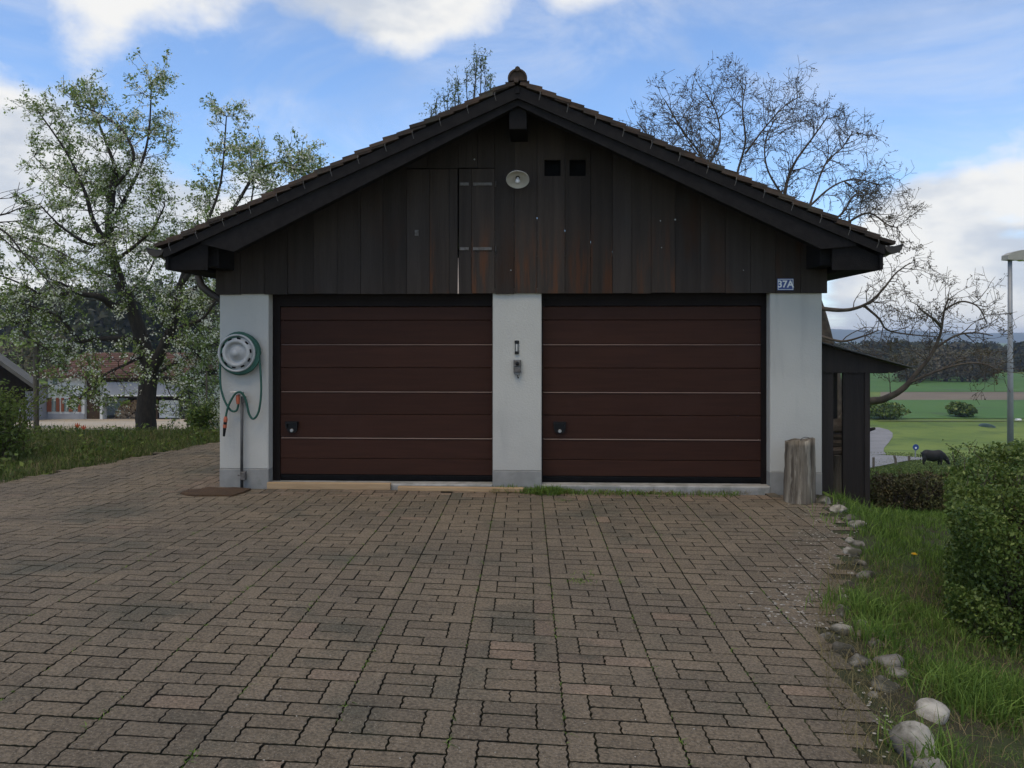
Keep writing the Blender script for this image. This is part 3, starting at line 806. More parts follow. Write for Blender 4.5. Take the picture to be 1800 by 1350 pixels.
for z_, w_ in zip(zz0, ww): V += [(us - w_, -.026, z_), (us + w_, -.026, z_)]
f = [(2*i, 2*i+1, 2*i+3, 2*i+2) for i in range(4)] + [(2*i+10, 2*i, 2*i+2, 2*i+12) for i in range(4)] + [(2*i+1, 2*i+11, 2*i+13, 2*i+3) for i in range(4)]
m.add(V, f); m.build('gap_light_strip', MT['gap_light'], hatch)  # pale strip painted as light shining through the board gap
# nail heads and insect-bright specks on the boards
for px, py, r_ in ((1187, 386, .010), (1161, 388, .007), (834, 280, .010), (898, 475, .007), (1307, 475, .006), (1163, 435, .006)):
    u0, z0 = gl(px, py, -.04)
    MB().lathe([(r_, 0), (r_*.8, .004)], 8, Matrix.Translation((u0, -.036, z0)) @ Matrix.Rotation(R(90), 4, 'X')).build('nail', MT['chrome'], garage)

# ------------------------------------------------------------------ fittings on the garage front (things of their own)
def on_front(name, label, cat, px, py, v=-.0, group=None):
    u, z = gl(px, py, v); return thing(name, label, cat, gw(u, v, z), -GA, group)
# enamel lamp
t = thing('wall_lamp', 'pale enamel dish lamp with bare bulb on the dark gable', 'lamp', gw(U(910, -.25), -.25, Z(910, 316, -.25)), -GA)
Mx = Matrix.Rotation(R(143), 4, 'X')       # the dish looks down and out
MB().lathe([(.028, .05), (.05, .045), (.125, .006), (.1255, 0), (.122, -.002), (.118, .003), (.045, .036), (.02, .036)], 32, Mx @ Matrix.Scale(-1, 4, (0, 0, 1))).build('shade', MT['enamel'], t, smooth=True)
MB().lathe([(.016, -.03), (.018, -.01), (.026, .01), (.028, .03), (.018, .05), (.004, .056)], 14, Mx).build('bulb', MT['glass_bulb'], t, smooth=True)
MB().lathe([(.024, -.085), (.024, -.031)], 12, Mx).build('socket', MT['plastic_black'], t)
MB().tube([(0, .02, .02), (0, .10, .08), (0, .18, .10), (0, .215, .06)], .011, 8).build('bracket', MT['gutter'], t)
# house number
t = on_front('house_number_sign', 'small blue house number plate reading 37A above the right pillar', 'sign', 1380.5, 500, -.036)
MB().cbox(-.088, .088, -.006, .0, -.064, .064, .002).build('plate', MT['blue_sign'], t)
b = MB(); 
for (x0, x1, z0, z1) in ((-.082, .082, .053, .058), (-.082, .082, -.058, -.053), (-.082, -.077, -.053, .053), (.077, .082, -.053, .053)): b.box(x0, x1, -.0085, -.0063, z0, z1)
tag(b.build('border', MT['white_paint'], t), kind='stuff')
tcu = bpy.data.curves.new('number', 'FONT'); tcu.body = '37A'; tcu.size = .104; tcu.align_x = 'CENTER'; tcu.align_y = 'CENTER'; tcu.extrude = .001; tcu.offset = .0024
to = bpy.data.objects.new('tmp', tcu); COL.objects.link(to)
bpy.context.view_layer.update()
me = bpy.data.meshes.new_from_object(to.evaluated_get(bpy.context.evaluated_depsgraph_get()))
bpy.data.objects.remove(to)
me.materials.clear(); o = link('number', me, MT['white_paint'], t); o.rotation_euler = (R(90), 0, 0); o.location = (0, -.0085, 0)
# thermometer and key switch on the middle pillar
t = on_front('thermometer', 'narrow black and grey wall thermometer on the middle pillar', 'thermometer', 908.5, 610.5, -.001)
MB().cbox(-.022, .022, -.014, 0, -.075, .075, .004).build('case', MT['grey_box'], t)
MB().cbox(-.024, .024, -.022, -.0145, .040, .076, .003).build('cap', MT['plastic_black'], t); MB().cbox(-.024, .024, -.022, -.0145, -.076, -.045, .003).build('cap', MT['plastic_black'], t)
MB().tube([(0, -.017, -.042), (0, -.017, .036)], .006, 8).build('tube', MT['glass_bulb'], t)
t = on_front('key_switch', 'grey weatherproof key switch box below the thermometer', 'switch', 909.5, 646, -.001)
MB().prism([(-.042, .085), (.042, .085), (.042, -.058), (.022, -.082), (-.022, -.082), (-.042, -.058)], -.04, 0).build('case', MT['grey_box'], t)
MB().cbox(-.036, .036, -.052, -.0405, .012, .078, .006).build('upper_cover', MT['hinge'], t)
MB().cbox(-.036, .036, -.050, -.0405, -.052, .004, .006).build('lower_cover', MT['hinge'], t)
MB().lathe([(.020, 0), (.020, .012), (.010, .016)], 14, Matrix.Translation((0, -.0525, .045)) @ Matrix.Rotation(R(90), 4, 'X')).build('rotary_knob', MT['plastic_black'], t)
MB().tube([(.004, -.03, -.080), (.006, -.045, -.10), (.012, -.045, -.118)], .007, 6).build('key', MT['plastic_black'], t)

# ------------------------------------------------------------------ hose, hubcap, standpipe on the left pillar
u0, z0 = gl(415.5, 620.5, -.10)
hub = thing('hubcap', 'pale grey wheel cover mounted on the left pillar as a hose holder', 'hubcap', gw(u0, -.085, z0), -GA)
Mx = Matrix.Rotation(R(90), 4, 'X')        # lathe z -> -v (towards camera)
Rh = .212
MB().lathe([(Rh*.80, -.08), (Rh*.98, -.03), (Rh, .0), (Rh*1.0, .014), (Rh*.96, .026), (Rh*.91, .020), (Rh*.88, -.004), (Rh*.82, -.006), (Rh*.74, .020), (Rh*.70, .034), (Rh*.58, .036), (Rh*.53, .014), (Rh*.48, -.004),
            (Rh*.40, -.004), (Rh*.34, .020), (Rh*.22, .026), (Rh*.17, .054), (Rh*.10, .064), (.002, .066)], 48, Mx).build('disc', MT['hub'], hub, smooth=True)
for k in range(10):
    a = R(8 + 36*k); ra = Rh*.77
    Mk = Matrix.Translation((ra*math.cos(a), -.0215, ra*math.sin(a))) @ Matrix.Rotation(-a, 4, 'Y')
    MB().box(-.009, .009, -.004, .006, -.020, .020, M=Mk).build('slot', MT['black'], hub)
for k in range(3):
    a = R(90 + 120*k)
    MB().lathe([(.006, 0), (.005, .004)], 8, Matrix.Translation((.034*math.cos(a), -.034, .034*math.sin(a) - .0)) @ Mx).build('bolt_hole', MT['black'], hub)
MB().tube([(0, .085, 0), (0, -.0, 0)], .05, 12).build('mount', MT['gutter'], hub)
hose = thing('garden_hose', 'dark green garden hose coiled behind the wheel cover with orange couplings', 'hose', gw(u0, -.05, z0), -GA)
pts = []
for i in range(8*28):
    a = 2*math.pi*i/28; tr_ = i//28
    r_ = .192 + .011*(tr_ % 4) + .004*math.sin(a*3 + tr_)
    pts.append((.024 + r_*math.cos(a), -.030 + .022*(tr_//4) + .003*math.sin(a*2+tr_), -.006 + r_*math.sin(a)*1.02))
coil = MB().tube(pts, .0125, 7).build('coil', MT['hose'], hose, smooth=True)
def hp(px, py, v): 
    u, z = gl(px, py, v); return (u - u0, v + .05, z - z0)
def spline(P, n=6):
    P = [Vector(p) for p in P]; Q = [P[0]] + P + [P[-1]]; out = []
    for i in range(1, len(Q)-2):
        for k in range(n):
            t_ = k/n; a, b, c, d = Q[i-1], Q[i], Q[i+1], Q[i+2]
            out.append(.5*((2*b) + (c-a)*t_ + (2*a-5*b+4*c-d)*t_*t_ + (3*b-a-3*c+d)*t_**3))
    out.append(P[-1]); return out
P1 = [hp(x, y, -.07) for x, y in ((388, 628), (387, 652), (388, 680), (394, 702), (402, 717), (409, 723), (416, 721), (419, 711), (418.5, 706))]
MB().tube(spline(P1), .0125, 8).build('feed_loop', MT['hose'], hose, smooth=True)
P2 = [hp(x, y, v) for x, y, v in ((455, 620, -.06), (458, 655, -.07), (459, 690, -.075), (455, 722, -.08), (446, 736, -.085), (438, 728, -.09), (432, 703, -.10), (424, 690, -.115), (415, 691, -.115), (407, 702, -.11), (400, 718, -.10), (397, 732, -.10))]
MB().tube(spline(P2), .0125, 8).build('free_end', MT['hose'], hose, smooth=True)
a = Vector(hp(397, 732, -.10)); b = Vector(hp(393.5, 767, -.10)); d_ = (b - a)
MB().tube([a, a + d_*.06, a + d_*.10, a + d_*.26, a + d_*.28], [.014, .017, .021, .022, .018], 10).build('coupling', MT['orange'], hose)
MB().tube([a + d_*.285, a + d_*.40], [.019, .019], 10).build('collar', MT['plastic_black'], hose)
MB().tube([a + d_*.405, a + d_*.56, a + d_*.58], [.021, .021, .017], 10).build('spray_nozzle', MT['orange'], hose)
MB().tube([a + d_*.585, a + d_*.8, a + d_*1.0], [.018, .015, .012], 10).build('nozzle_tip', MT['plastic_black'], hose)
a = Vector(hp(418, 694, -.085)); b = Vector(hp(418.5, 710, -.085)); d_ = b - a
MB().tube([a, a + d_*.3, a + d_*.5, a + d_], [.017, .023, .023, .018], 10).build('tap_coupling', MT['orange'], hose)
u0, _ = gl(425, 860, -.055)
pipe = thing('standpipe', 'galvanised standpipe with a tap in front of the left pillar', 'tap', gw(u0, -.055, 0.0), -GA)
def sp(px, py, v=-.055):
    u, z = gl(px, py, v); return (u - u0, v + .055, z)
ztop_ = sp(425, 692)[2]
MB().tube([(0, 0, -.03), (0, 0, .55), (.003, .002, ztop_)], [.017, .016, .0155], 10).build('pipe', MT['steel'], pipe, smooth=True)
MB().tube([(0, 0, ztop_ - .03), (0, 0, ztop_ + .02)], .026, 10).build('tap_body', MT['chrome'], pipe)
MB().tube([(-.005, 0, ztop_ - .005), (-.035, -.02, ztop_ + .0), (-.042, -.03, ztop_ - .02)], .014, 8).build('spout', MT['chrome'], pipe)
MB().tube([(-.01, -.01, ztop_ + .022), (-.06, -.01, ztop_ + .020), (-.125, -.01, ztop_ + .016)], .006, 6).build('tap_lever', MT['chrome'], pipe)
MB().cbox(.012, .045, -.02, .02, ztop_ - .10, ztop_ - .03, .005).build('clamp', MT['hinge'], pipe)
zv = sp(425, 836)[2]
MB().cbox(-.012, .045, -.026, .026, zv - .05, zv + .045, .006).build('valve', MT['hinge'], pipe)
MB().tube([(-.045, 0, zv + .003), (.012, 0, zv + .003)], .009, 8).build('drain_screw', MT['hinge'], pipe)
# ------------------------------------------------------------------ bits at the foot of the garage
def slab_on(name, label, cat, pxs, y_of, th, m, group=None): pass
def plank(px0, px1, py0, py1, th, dp, label, tilt=0.0):
    A = gw(U(px0, py0), py0, .002); B = gw(U(px1, py1), py1, .002)
    L = (B - A).length
    rz = math.atan2(B.y - A.y, B.x - A.x)
    t = MB().cbox(0, L, 0, dp, .002, th, .004).build('plank', MT['pine'])
    t.location = A; t.rotation_euler = (0, 0, rz)
    return tag(t, label, 'plank', 'pine planks at the garage threshold')
plank(469, 686, -.085, -.080, .075, .060, 'longer fresh pine plank lying against the left door threshold')
plank(699, 920, -.115, -.15, .045, .075, 'thin pine plank half hidden by weeds at the middle pillar')
# coir mat: an irregular flat piece
o = on_ground(385, 866, gpave); rm = np.random.default_rng(2)
out = []
for px, py in ((318, 868), (332, 863), (350, 862.5), (366, 858.5), (388, 860.5), (412, 859.5), (441, 862), (430, 866.5), (409, 873), (380, 873), (345, 873.5), (328, 872)):
    g = on_ground(px, py, gpave); out.append((g.x - o.x, g.y - o.y))
m = MB(); n = len(out)
m.add([(x, y, .018) for x, y in out] + [(x*1.02, y*1.02, .001) for x, y in out], [tuple(range(n-1, -1, -1))] + [(i, (i+1) % n, n+(i+1) % n, n+i) for i in range(n)])
dm = m.build('doormat', MT['mat_brown']); dm.location = o
tag(dm, 'brown coir mat lying crooked at the foot of the left pillar', 'mat')

# upright log beside the right pillar
base = on_ground(1404, 881, gpave)
lg = thing('chopping_log', 'upright weathered log with a crack standing against the right pillar', 'log', base)
m = MB(); n = 40; rl = np.random.default_rng(9); H_ = .635
ph = rl.uniform(0, 6.28, 6)
def lr(a, z):
    r = .158 + .010*math.sin(2*a + ph[0]) + .008*math.sin(3*a + ph[1]) + .005*math.sin(7*a + ph[2] + z*3) + .010*(1 - z/H_)**2
    da = (a - R(-118) - .10*math.sin(z*4) + math.pi) % (2*math.pi) - math.pi
    r -= .045*math.exp(-(da/.085)**2)*(0.35 + .65*z/H_)
    db = (a - R(-55) + math.pi) % (2*math.pi) - math.pi
    r -= .012*math.exp(-(db/.10)**2)
    return r
rings = 14; V = []; 
for i in range(rings):
    z = H_*i/(rings-1)
    for k in range(n):
        a = 2*math.pi*k/n; r = lr(a, z) + (rl.normal()*.0022)
        zz_ = z + (.022*math.sin(a*1.0 + 2.2) + .008*math.sin(5*a) if i == rings-1 else 0)
        V.append((r*math.cos(a) + .012*z, r*math.sin(a), zz_))
V.append((0.01, 0, H_ + .004)); f = []
for i in range(rings-1):
    for k in range(n):
        j = (k+1) % n; f.append((i*n+k, i*n+j, (i+1)*n+j, (i+1)*n+k))
f += [((rings-1)*n+k, (rings-1)*n+(k+1) % n, rings*n) for k in range(n)]
m.add(V, f); m.build('trunk', MT['log_wood'], lg, smooth=True)
MB().tube(spline([(-.02, -.10, H_ - .03), (-.01, -.095, H_ + .02), (.04, -.08, H_ + .038), (.09, -.07, H_ + .025), (.105, -.065, H_ - .02)]), .004, 6).build('wire_loop', MT['steel'], lg)

# ------------------------------------------------------------------ lean-to shed on the right side
shed = thing('lean_to_shed', 'dark timber lean-to with corrugated roof against the right garage wall', 'shed', gw(uR1, .25, 0), -GA)
def su(px, v=.25): return U(px, v) - uR1
def szz(px, py, v=.25): return Z(px, py, v)
V0 = .0
m = MB(); a, b = su(1446.5) + .012, su(1465)
MB().cbox(.004, b, 0, .05, -.35, szz(1455, 604), .004).build('board', MT['shed_wood'], shed, rnd=.9)
MB().prism([(su(1482), szz(1482, 612)), (su(1482), -.5), (su(1529), -.5), (su(1526), szz(1526, 622))], .0, .045).build('board', MT['shed_wood'], shed, rnd=.2)
MB().cbox(su(1519), su(1528.5), -.018, -.001, -.5, szz(1526, 640), .003).build('cover_strip', MT['shed_wood'], shed, rnd=.5)
P = [(.0, szz(1447, 602)), (su(1596), szz(1596, 647))]
nn = 26
x1h = su(1566); zb_ = szz(1500, 655.5)
low = [(x1h - (x1h - .0)*i/nn, zb_ + (.007 if i % 2 else 0)) for i in range(nn+1)]
MB().prism(P[::1][::-1] + low[::-1][0:1] + low[::-1][1:] if False else [(.002, szz(1447, 603))] + [(p[0] + (.002 if i == 0 else 0), p[1]) for i, p in enumerate(low[::-1])] + [(su(1594), szz(1594, 648))], -.03, -.019).build('header_board', MT['shed_wood'], shed, rnd=.6)
# corrugated sheet
nc = 44; V = []
xa, za = .0, szz(1447, 599.0); xb, zb_2 = su(1599), szz(1599, 645.5)
for v in np.linspace(-.16, 3.2, 46):
    for i in range(3):
        t_ = i/2; V.append((xa + (xb-xa)*t_, v, za + (zb_2-za)*t_ + .009*math.sin(v*2*math.pi/.15)))
f = [(i*3+j, i*3+j+1, (i+1)*3+j+1, (i+1)*3+j) for i in range(45) for j in range(2)]
m = MB(); m.add(V, f); ro = m.build('roof_sheet', MT['sheet'], shed, smooth=True)
sm = ro.modifiers.new('thick', 'SOLIDIFY'); sm.thickness = .012
for v in (1.5, 3.0):
    MB().box(.70, .80, v, v + .1, -1.2, szz(1545, 630) - .05).build('post', MT['shed_wood'], shed)
for i in range(3):
    MB().box(.02, .92, .25 + i*1.2, .33 + i*1.2, 1.28 - .0, 1.36).build('rafter', MT['shed_wood'], shed)
# firewood in the gap
def shed_w(px, py, v): 
    u, z = gl(px, py, .25 + v); return gw(u, .25 + v, z)
A = shed_w(1474, 880, .16)
def log_(name, c, r, L, direction, label, tone, squash=1.0):
    d = Vector(direction).normalized(); c = Vector(c)
    m = MB(); m.tube([c - d*L/2, c - d*L*.2, c + d*L*.2, c + d*L/2], [r, r*1.04, r*.98, r*.96], 9, rnd=tone, jag=.25)
    o = m.build(name, MT['firewood']); return tag(o, label, 'log', 'firewood in the lean-to')
zz_l = [(791, .055), (778, .05), (767, .05), (748, .075)]
lab = ['split log wedged lowest of the short logs behind the lean-to boards', 'second log up between the dark lean-to boards', 'thin dark log third up between the dark lean-to boards', 'thick reddish log topmost between the dark lean-to boards']
for (py, r_), l_, tn in zip(zz_l, lab, (.8, .25, .15, .6)):
    c = shed_w(1474, py, .22); log_('firewood_log', c, r_, .5, (1, -.08, rl.normal()*.06), l_, tn)
c = shed_w(1473, 850, .17)
o = MB().tube([shed_w(1474, 905, .18), shed_w(1473.5, 850, .18), shed_w(1474, 800, .18)], [.075, .07, .072], 10, rnd=.55, jag=.12).build('upright_log', MT['log_wood'])
tag(o, 'pale upright trunk standing in the gap of the lean-to', 'log')
o = MB().tube([shed_w(1515, 757, .1), shed_w(1528, 755.5, .1), shed_w(1538, 753, .1)], [.025, .022, .016], 7, rnd=.1, jag=.2).build('protruding_stick', MT['shed_wood'])
tag(o, 'dark stick poking out to the right of the lean-to board', 'stick', 'firewood in the lean-to')

# ------------------------------------------------------------------ border stones
def stone(name, c, w, h, d, label, rn, tone):
    bm = bmesh.new(); bmesh.ops.create_icosphere(bm, subdivisions=3, radius=1.0)
    ph = rn.uniform(0, 6.28, 9); ax = rn.normal(size=(5, 3))
    cuts = rn.normal(size=(7, 3)); cuts /= np.linalg.norm(cuts, axis=1)[:, None]; cd = rn.uniform(.55, .9, 7)
    for v in bm.verts:
        p = np.array(v.co)
        for q, dd in zip(cuts, cd):
            t_ = p @ q
            if t_ > dd: p = p - q*(t_ - dd)*.85
        k = 1 + .07*math.sin(2.1*p @ ax[0] + ph[0]) + .05*math.sin(3.7*p @ ax[1] + ph[1]) + .02*math.sin(8*p @ ax[2] + ph[2])
        v.co = Vector((p[0]*k*w/2, p[1]*k*d/2, p[2]*k*h/2))
    me = bpy.data.meshes.new(name); bm.to_mesh(me); bm.free()
    set_rnd(me, [tone]*len(me.polygons))
    o = link(name, me, MT['stone'], None, True); o.location = c; o.rotation_euler = (0, 0, rn.normal()*.3)
    return tag(o, label, 'stone', 'stones edging the paving')
ST = [(280, 62, 90, 50, 'flat pale stone just right of the upright log'), (360, 100, 90, 45, 'pale flat stone at the foot of the lean-to board'),
      (405, 140, 60, 40, 'small grey stone half under grass below the lean-to'), (445, 178, 100, 50, 'long grey stone in the grass near the lean-to'),
      (405, 255, 50, 35, 'small pale stone beside the pebbly paving, above a larger pale one'), (425, 308, 95, 62, 'pale angular stone at the edge of the pebbly paving'),
      (405, 415, 45, 28, 'tiny grey stone on the pebbly paving edge'), (490, 425, 90, 60, 'dark mossy stone in the grass left of the dandelion'),
      (400, 470, 60, 42, 'low dark stone below the pebbly patch'), (375, 540, 78, 62, 'whitish rough stone above the round bluish one'),
      (372, 600, 100, 74, 'round bluish grey stone at the paving edge'), (462, 660, 50, 48, 'small dark-holed pale stone beside grass tuft'),
      (375, 695, 115, 62, 'broken grey stone with pale chips below the round bluish one'), (305, 720, 90, 46, 'greenish flat stone lying out on the paving'),
      (385, 785, 120, 86, 'brownish rounded stone sunk in the paving edge'), (535, 720, 135, 62, 'mossy flat stone under overhanging grass'),
      (455, 840, 120, 76, 'dark bluish stone with white splinters'), (600, 845, 150, 96, 'large dark stone half buried in grass above the pointed one'),
      (580, 958, 120, 90, 'pointed grey stone between dark stone and the two big pale stones'), (818, 1100, 190, 125, 'big whitish boulder behind the biggest boulder'),
      (752, 1262, 265, 205, 'biggest boulder, grey and pale, in the lower right corner'), (805, 1372, 175, 80, 'bluish stone cut by the bottom edge of the photo'),
      (640, 905, 120, 60, 'brown low stone hidden in dry grass'), (600, 1235, 40, 34, 'small white stone left of the biggest boulder')]
rs = np.random.default_rng(21)
tones = [.75, .8, .45, .5, .7, .85, .5, .1, .15, 1.0, .6, .6, .6, .3, .25, .2, .25, .12, .5, 1.0, .7, .55, .1, .9]
for (zx, zy, w_, h_, lab), tn in zip(ST, tones):
    px, py = 1350 + zx/2.755, 860 + zy/2.755
    bx_ = 1350 + zx/2.755; by_ = 860 + (zy + h_*.38)/2.755
    g = on_ground(bx_, by_); k = g.y/F/2.755
    g.y += w_*k*.3
    g.z = float(HT(g.x, g.y))
    stone('border_stone', (g.x, g.y, g.z + h_*k*.20), w_*k*1.04, h_*k*1.15, w_*k*.85, lab, rs, tn)

ORD = ['nearest the log', 'second from the log', 'third from the log', 'fourth from the log', 'fifth from the log', 'sixth from the log', 'seventh from the log', 'eighth from the log', 'ninth from the log', 'farthest from the log']
for k in range(10):
    py = 905 + (1215-905)*(k + rs.random()*.8)/10; y = 2324/(py - HY); x = float(xedge(y)) + rs.uniform(-.02, .16); s0 = rs.uniform(.05, .11)
    stone('border_stone', (x, y, float(HT(x, y)) + s0*.12), s0*1.2, s0*.8, s0, 'small half-buried grey filler stone in the edging row, ' + ORD[k], rs, rs.uniform(.2, .9))
# pale pebbles and chips where the paving is worn
rp = np.random.default_rng(4); V = []; Fs = []; rr_ = []
tpl = [(1, 0, 0), (.5, .8, 0), (-.6, .8, 0), (-1, 0, 0), (-.5, -.8, 0), (.6, -.8, 0), (.6, .1, .55), (-.3, .45, .55), (-.3, -.4, .5)]
tf = [(0, 1, 6), (1, 2, 7), (1, 7, 6), (2, 3, 7), (3, 4, 8), (3, 8, 7), (4, 5, 8), (5, 0, 6), (5, 6, 8), (6, 7, 8)]
def add_pebble(px, py, s_, tone):
    g = on_ground(px, py, gpave)
    a = rp.uniform(0, 6.28); ca, sa = math.cos(a), math.sin(a); b = len(V)
    for x, y, z in tpl:
        x *= s_; y *= s_*.8; V.append((g.x + x*ca - y*sa, g.y + x*sa + y*ca, g.z + z*s_*.38 + .001))
    Fs.extend([tuple(b + i for i in q) for q in tf]); rr_.extend([tone]*len(tf))
for i in range(620):
    t_ = rp.random(); c0 = 1425 + 40*math.sin(t_*6); py = 882 + 225*t_**1.0
    px = c0 + rp.normal()*34
    if px > CX + F*float(xedge(2324/(py-HY)))/(2324/(py-HY)) + 12: continue
    add_pebble(px, py, rp.uniform(.004, .014), rp.random())
for i in range(160):
    px, py = rp.uniform(380, 1450), rp.uniform(880, 1340); add_pebble(px, py, rp.uniform(.0025, .006), rp.random())
for i in range(90):
    py = rp.uniform(1090, 1345); px = 1480 + (py - 1090)*.40 + rp.normal()*22; add_pebble(px, py, rp.uniform(.004, .012), rp.random())
me = bpy.data.meshes.new('pebbles'); me.from_pydata(V, [], Fs); set_rnd(me, rr_)
tag(link('pebbles', me, MT['pebble']), 'pale pebbles and chips scattered over worn paving at the right edge', 'pebbles', kind='stuff')

# ------------------------------------------------------------------ grass
def grass_obj(name, label, pts, h, w, m, rn, lean=.35):
    V, Fq_ = blades(np.asarray(pts, float), np.asarray(h), np.asarray(w), rn, lean)
    r = rn.random(len(pts)); r = np.concatenate([r, r])
    return tag(np_mesh(name, V, Fq_, m, rnd=r), label, 'grass', kind='stuff')
rg = np.random.default_rng(17)
# right verge
n = 105000
y = 2.6 + (9.6-2.6)*rg.random(n)**1.25; e = xedge(y)
x = e + .05 + (np.minimum(.70*y + .4, 5.4) - e)*rg.random(n)**1.15
cl = .5 + .5*np.sin(x*7.3 + 1.1*np.sin(y*5.1))*np.sin(y*6.1 + 1.7*np.sin(x*4.7))
keep = rg.random(n) < (.25 + .75*cl)*sstep(-.05, .45, x - e + .12*np.sin(y*9))*1.0
x, y, cl = x[keep], y[keep], cl[keep]
d1 = np.exp(-(((x - 2.45)/.25)**2 + ((y - 4.25)/.22)**2))      # two lush tufts
d2 = np.exp(-(((x - 2.62)/.30)**2 + ((y - 5.2)/.30)**2))
d3 = np.exp(-(((x - 3.35)/.45)**2 + ((y - 7.4)/.7)**2))
near = sstep(3.6, 5.0, y)
hh = (.025 + .045*rg.random(len(x)) + .04*cl*rg.random(len(x)))*(.45 + .55*near) + .13*d1*rg.random(len(x)) + .09*d2*rg.random(len(x)) + .04*d3*rg.random(len(x))
grass_obj('verge_grass', 'lush green grass along the stone edging on the right', np.stack([x, y, HT(x, y) - .004], 1), hh, .0035 + .0035*rg.random(len(x)), MT['grass'], rg, .55)
# lush tufts
P = []; 
for (cx_, cy_, s_, nb2) in ((2.42, 4.18, .15, 900), (2.33, 4.05, .10, 400), (2.30, 5.2, .12, 700), (2.75, 4.1, .12, 400), (2.15, 4.72, .07, 250), (1.75, 3.35, .08, 220), (3.3, 7.2, .2, 300), (3.7, 8.0, .25, 350)):
    q = rg.normal(size=(nb2, 2))*s_; P.append(np.stack([cx_ + q[:, 0], cy_ + q[:, 1]], 1))
P = np.concatenate(P); hz = HT(P[:, 0], P[:, 1])
grass_obj('grass_tufts', 'taller bright grass tufts beside the stones', np.concatenate([P, hz[:, None]], 1), .06 + .13*rg.random(len(P)), .005 + .004*rg.random(len(P)), MT['grass'], rg, .75)
# dry stalks among the near stones
n = 5200; y = 2.8 + 3.4*rg.random(n); e = xedge(y); x = e - .18 + rg.random(n)**1.3*1.4
grass_obj('dry_grass', 'dry straw-coloured stalks between the stones', np.stack([x, y, HT(x, y)], 1), .03 + .10*rg.random(n), .002 + .0025*rg.random(n), MT['grass_dry'], rg, 1.1)
# left bank
n = 60000
y = rg.uniform(8.6, 16.8, n); xr = -5.92 + (y - 9.0)*.33 + .10*np.sin(y*4.3) - .05
x = xr - rg.random(n)**1.3*6.0
cl = .5 + .5*np.sin(x*3.1 + y)*np.sin(y*2.7 + 1.3*np.sin(x*2))
back = sstep(10.5, 14, y)
hh = (.03 + .06*rg.random(n)) + (.04 + .17*back)*rg.random(n)**2*(.15 + .85*cl)
grass_obj('bank_grass', 'unmown grass bank between paving and farm yard on the left', np.stack([x, y, HT(x, y) - .004], 1), hh, .005 + .007*rg.random(n), MT['bank_grass'], rg, .6)
n = 9000; y = rg.uniform(8.8, 16, n); x = -5.95 + (y - 9.0)*.33 - rg.random(n)**1.2*5
grass_obj('bank_dry_grass', 'brownish old stalks among the bank grass', np.stack([x, y, HT(x, y)], 1), .05 + .11*rg.random(n), .004 + .005*rg.random(n), MT['grass_dry'], rg, .7)
# meadow on the right, beyond the low hedge
n = 42000
y = 10.5 + 70*rg.random(n)**1.8; x = y*rg.uniform(.40, .72, n)
grass_obj('meadow_grass', 'green pasture grass sloping down behind the hedges', np.stack([x, y, HT(x, y) - .01], 1), .04 + .05*rg.random(n) + .0004*y, .008 + .010*rg.random(n) + .0012*y, MT['bank_grass'], rg, .5)
# weeds along the threshold
P = []; Hh = []
for c0, c1, py, nb2, h0 in ((868, 910, 862, 300, .07), (915, 950, 865, 300, .06), (940, 985, 867, 600, .085), (985, 1010, 866, 160, .05), (1010, 1150, 867, 350, .05), (1150, 1300, 869, 260, .045), (800, 880, 856, 140, .03)):
    px = rg.uniform(c0, c1, nb2); pyy = py + rg.normal(size=nb2)*2.0
    yy = 2324/(pyy - HY); P.append(np.stack([(px - CX)/F*yy, yy, gpave((px-CX)/F*yy, yy)], 1)); Hh.append(h0*(.3 + rg.random(nb2)))
P = np.concatenate(P); Hh = np.concatenate(Hh)
grass_obj('threshold_weeds', 'low weeds and moss growing along the garage threshold', P, Hh, .006 + .006*rg.random(len(P)), MT['grass'], rg, 1.5)
n = 700; px = rg.uniform(860, 1320, n); pyy = 866 + rg.normal(size=n)*2.5; yy = 2324/(pyy-HY)
grass_obj('dry_weeds', 'dead brown weed stalks along the garage threshold', np.stack([(px-CX)/F*yy, yy, gpave((px-CX)/F*yy, yy)], 1), .02 + .05*rg.random(n), .003 + .003*rg.random(n), MT['grass_dry'], rg, 2.0)
# moss and sprouts in paving joints
P = []
for i in range(380):
    c = int(rg.integers(-6, 5)); b_ = rg.uniform(-1.5, 4.8); x_, y_ = pv_world(c*4*PW, b_)
    if y_ < 3 or y_ > 8.2 or x_ > float(xedge(y_)) - .1: continue
    for k in range(5): P.append((x_ + rg.normal()*.008, y_ + rg.normal()*.03, float(gpave(x_, y_)) - .01))
for (px, py, k2) in ((1015, 1022, 90), (1024, 1010, 40), (985, 880, 60)):
    g = on_ground(px, py, gpave)
    for k in range(k2): P.append((g.x + rg.normal()*.05, g.y + rg.normal()*.04, g.z - .005))
P = np.array(P)
grass_obj('joint_moss', 'tiny green sprouts in the paving joints', P, .008 + .020*rg.random(len(P)), .004 + .004*rg.random(len(P)), MT['grass'], rg, 1.6)
